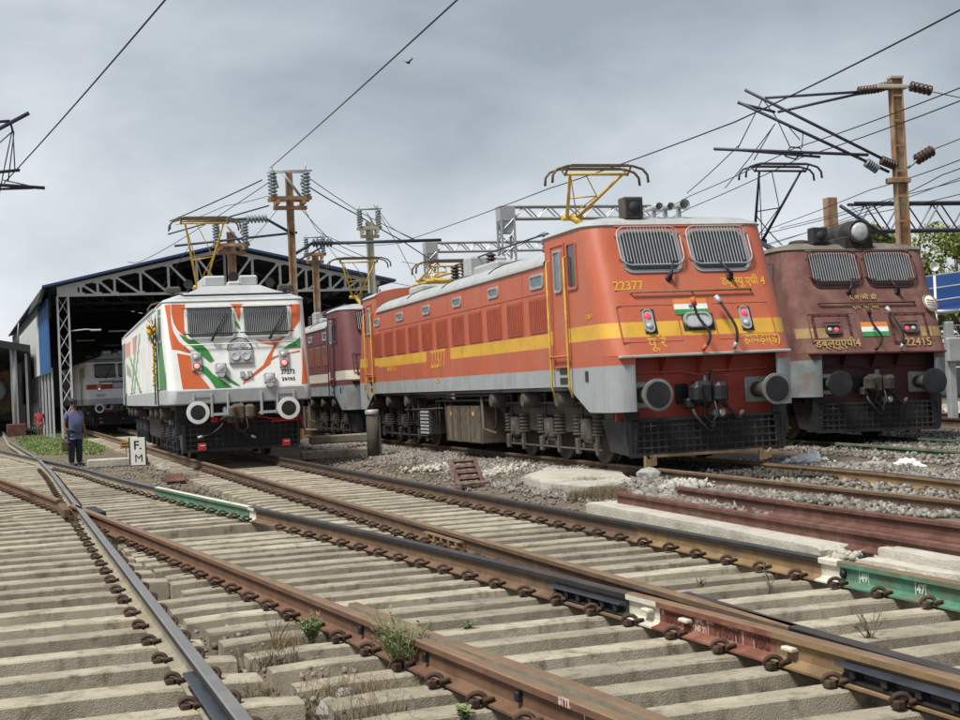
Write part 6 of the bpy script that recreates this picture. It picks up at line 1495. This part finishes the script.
bankx = along(r6, 16, 40, 2.4, 7, 5000); scatter('stone_bank', bankx, .05, .11, m_stone2, .05)
def blades(name, xy, hmin, hmax, wid, mat, lean=.5, zoff=0.0):
    n = len(xy); z = ground_h(xy[:, 0], xy[:, 1]) + zoff; h = RNG.uniform(hmin, hmax, n); a = RNG.uniform(0, 2 * PI, n); l = RNG.uniform(0, lean, n) * h
    d = np.stack([np.cos(a), np.sin(a)], 1); b0 = np.stack([-d[:, 1], d[:, 0]], 1) * wid
    B = np.concatenate([xy, z[:, None]], 1); V = np.zeros((n, 5, 3))
    V[:, 0] = B; V[:, 0, :2] -= b0; V[:, 1] = B; V[:, 1, :2] += b0
    mid = B.copy(); mid[:, :2] += d * (l * .35)[:, None]; mid[:, 2] += h * .6
    V[:, 2] = mid; V[:, 2, :2] += b0 * .7; V[:, 3] = mid; V[:, 3, :2] -= b0 * .7
    V[:, 4] = B; V[:, 4, :2] += d * l[:, None]; V[:, 4, 2] += h
    F = np.concatenate([np.arange(n)[:, None] * 5 + np.array(t)[None] for t in ((0, 1, 2), (0, 2, 3), (3, 2, 4))])
    return tag(npmesh(name, V.reshape(-1, 3), F, mat), kind='stuff')
g = []
while len(g) < 26000:
    u, v = RNG.uniform(8, 112), RNG.uniform(424.5, 454)
    pp = gd(u, v, -.2)
    if pp.y < 90 and pp.x > rE(pp.y) + .5 and (v < 447 + RNG.uniform(-3, 9)) and pp.x < -10.6 - (pp.y - 38) * .26 : g.append((pp.x, pp.y))
blades('grass', np.array(g), .02, .075, .016, m_grass, 1.2)
def ring_pts(cx, cy, r_, n): a = RNG.uniform(0, 2 * PI, n); q = r_ * RNG.random(n) ** .6; return np.stack([cx + q * np.cos(a), cy + q * np.sin(a)], 1)
dr = []
for u, v, r_, n in ((598, 497, .4, 900), (575, 490, .35, 400), (612, 500, .3, 300), (300, 640, .2, 260), (270, 655, .2, 300), (255, 690, .15, 240), (340, 690, .28, 420), (370, 712, .25, 300), (395, 690, .16, 160), (230, 505, .5, 200), (185, 478, .5, 350), (405, 468, .5, 160), (500, 480, .5, 160)):
    p = gd(u, v, -.2); dr.append(ring_pts(p.x, p.y, r_, int(n * (3 if v < 520 else 1.1))))
blades('dry_grass', np.concatenate(dr), .06, .2, .0018, m_dry, 2.2)
def weed(label, loc, h, n, mat, seed, nl=22, spread=.5):
    r = random.Random(seed); t = thing('weed', label, 'weed', loc, 0, 'weeds growing between the rails')
    sb, lb_ = MB(), MB()
    for k in range(n):
        a = r.uniform(0, 6.28); l = r.uniform(.2, spread) * h; hh = h * r.uniform(.55, 1.0); P = [Vector((r.uniform(-.03, .03), r.uniform(-.03, .03), 0))]
        for j in range(1, 6): P.append(Vector((math.cos(a) * l * (j / 5) ** 1.4 + r.uniform(-.01, .01), math.sin(a) * l * (j / 5) ** 1.4 + r.uniform(-.01, .01), hh * j / 5 * (1.06 - .06 * j / 5))))
        sb.tube(P, [.003] * 5 + [.0015], 4)
        for j in range(nl):
            i = r.randrange(1, 5); q = P[i].lerp(P[i + 1], r.random()); b_ = r.uniform(0, 6.28); ln = r.uniform(.016, .036); e = Vector((math.cos(b_) * ln, math.sin(b_) * ln, r.uniform(-.2, .8) * ln)); s_ = e.cross(Vector((0, 0, 1))).normalized() * ln * .26
            lb_.faces_from([q, q + e * .5 + s_, q + e, q + e * .5 - s_], [(0, 1, 2, 3)])
    sb.build('stems', mat, t); lb_.build('leaves', mat, t)
for u, v, h, n, mt, lb in ((401, 672, .36, 30, m_weed, 'tall feathery green weed against the rust brown rail'), (312, 640, .2, 24, m_weed, 'low leafy green weed beside the rust brown rail'), (390, 660, .16, 8, m_weed, 'dark green weed at the foot of the feathery one'), (275, 650, .2, 7, m_dry, 'dry brown weed at the end of the pale sleepers'), (465, 716, .09, 8, m_weed, 'low green weed at the bottom edge'), (468, 630, .1, 6, m_weed, 'small weed between the sleepers near the guard rail'), (770, 590, .22, 5, m_dry, 'dry stalks between the sleepers near the green rail'), (870, 640, .2, 9, m_dry, 'dry grass stalks beside the black wing rail'), (700, 588, .16, 5, m_dry, 'dry twigs on the sleepers in front of the ochre rail'), (415, 466, .2, 9, m_weed, 'small green weed in front of the steel post'), (82, 436, .35, 16, m_weed, 'green weed by the foot of the lattice column')):
    p = gd(u, v, -.2); p.z = min(-.2, max(gh(p.x, p.y), -.24)) if p.y < 20 else gh(p.x, p.y); weed(lb, p, h * 1.15, n, mt, int(u + v), 20 if mt is m_weed else 7)
# trees behind the yard on the right
def tree(label, u, y, H, R, seed, mats=(m_leaf, m_leaf2), nleaf=5200):
    r = np.random.default_rng(seed); x = at(u, 367, y).x
    t = thing('tree', label, 'tree', (x, y, -.3), 0, 'trees behind the yard')
    b = MB(); rr = random.Random(seed); th_ = H * .45
    b.tube([(0, 0, 0), (.1, 0, th_ * .5), (.05, .1, th_), (.0, .0, H * .7)], [.28, .2, .16, .05], 8); cl = []
    for k in range(11):
        a = rr.uniform(0, 6.28); z = rr.uniform(.42, .98) * H; q = R * rr.uniform(.3, .95) * (1 - max(0, z / H - .6) * 1.2); e = Vector((math.cos(a) * q, math.sin(a) * q, z)); s0_ = Vector((0, 0, th_ * rr.uniform(.6, 1.2)))
        b.tube([s0_, s0_.lerp(e, .5) + Vector((0, 0, .2)), e], [.09, .05, .02], 5); cl.append((e, rr.uniform(.5, 1.0) * R * .42))
    b.build('trunk', m_bark, t)
    for mi, mt in enumerate(mats):
        V = []; n = nleaf // 2
        ci = r.integers(0, len(cl), n); C = np.array([c[0][:] for c in cl])[ci]; rad = np.array([c[1] for c in cl])[ci]
        d = r.normal(size=(n, 3)); d /= np.linalg.norm(d, axis=1)[:, None]; pos = C + d * (rad * r.random(n) ** .4)[:, None] * np.array([1, 1, .75])
        n1 = r.normal(size=(n, 3)); n1 /= np.linalg.norm(n1, axis=1)[:, None]; n2 = np.cross(n1, r.normal(size=(n, 3))); n2 /= np.linalg.norm(n2, axis=1)[:, None]
        s_ = r.uniform(.07, .16, (n, 1)); V = np.stack([pos - n1 * s_, pos + n2 * s_ * .6, pos + n1 * s_, pos - n2 * s_ * .6], 1)
        tag(npmesh('crown', V.reshape(-1, 3), np.arange(4 * n).reshape(-1, 4), mt, t))
tree('broad green tree behind the black gantry, left of the thick mast', 878, 82, 10.0, 3.0, 3); tree('green tree right of the thick rusty mast', 922, 86, 10.6, 3.8, 5); tree('bushy tree showing above the blue roof at the right edge', 965, 70, 8.0, 3.6, 8); tree('tall tree beyond the right edge', 1010, 90, 10, 4.5, 9); tree('darker tree low between the maroon locomotive and the blue roof', 940, 95, 9.6, 3.8, 12)
# blue roofed shelter, posts and relay box at the right edge
p = at(950, 390, 46)
sr = thing('blue_shelter', 'open shelter with a bright blue sheet roof at the right edge', 'shelter', (p.x, p.y, 0), .25)
zl, zr = at(938, 275, 46).z, at(960, 268, 46).z
b = MB(); b.prism([(-1.2, zl - .1), (9, zl + .9), (9, zl + .82), (-1.2, zl - .18)], 0, 5, lambda p, q, a: (p, a + (q - zl) * 0, q)); b.faces_from([(-1.2, -.02, zl - .1), (9, -.02, zl + .9), (9, -.3, zl - .3), (-1.2, -.3, zl - 1.35), (-1.2, -.06, zl - .1), (9, -.06, zl + .9), (9, -.34, zl - .3), (-1.2, -.34, zl - 1.35)], [(0, 1, 2, 3), (7, 6, 5, 4), (0, 4, 5, 1), (1, 5, 6, 2), (2, 6, 7, 3), (3, 7, 4, 0)]); b.build('roof', m_tarp, sr)
b = MB(); [b.tube([(-1.2, -.36 + .0, zl - .1 - k * .42), (9, -.38, zl + .9 - k * .42)], .025, 4) for k in range(4)]; b.tube([(-1.2, -.34, zl - 1.38), (9, -.34, zl - .33)], .05, 4); b.build('roof_trim', m_truss, sr)
for k in range(5): b = MB(); b.box(-1 + k * 2.4, -.86 + k * 2.4, .1, .24, -.3, zl); b.build('post', m_grey, sr)
b = MB(); b.box(-1.2, 9, 4.8, 5, -.3, 2.0); b.build('wall', m_conc2, sr)
b = MB(); [b.tube([(-1.2, -.2, 1.2 + k * .35), (9, -.2, 1.3 + k * .35)], .03, 5) for k in range(5)]; b.build('railing', m_silver, sr)
p = at(952, 395, 34)
rb = thing('relay_post', 'grey concrete post with a small box at the right edge', 'post', (p.x, p.y, -.1), .2)
b = MB(); b.box(-.1, .1, -.1, .1, 0, 2.5, bev=.02); b.build('post', m_silver, rb); b = MB(); b.box(-.18, .18, -.26, -.1, 1.5, 2.1, bev=.03); b.build('box', m_grey, rb)
b = MB(); b.tube([(-.3, 0, 2.75), (.3, 0, 2.75)], .06, 6); b.build('crossbar', m_silver, rb)
p = at(934, 267, 44); b = MB(); b.lathe([(.001, .02), (.11, .04), (.15, .09), (.14, .03), (.001, -.0)], (0, 0, 0), 'Y', 16); b.tube([(0, 0, 0), (0, .1, -p.z - .2)], .04, 6); tag(b.build('dish_antenna', m_white, None, Matrix.Translation(p)), 'small white dish beside the maroon cab', 'dish antenna')
w_ = thing('boundary_wall', 'low grey boundary wall behind the yard at the right', 'wall', (at(1000, 390, 62).x - 14, 62, 0), .1)
for k in range(8): b = MB(); b.box(k * 4, k * 4 + 3.96, 0, .25, -.3, 2.2, bev=.02); b.build('wall_panel', m_conc2, w_)
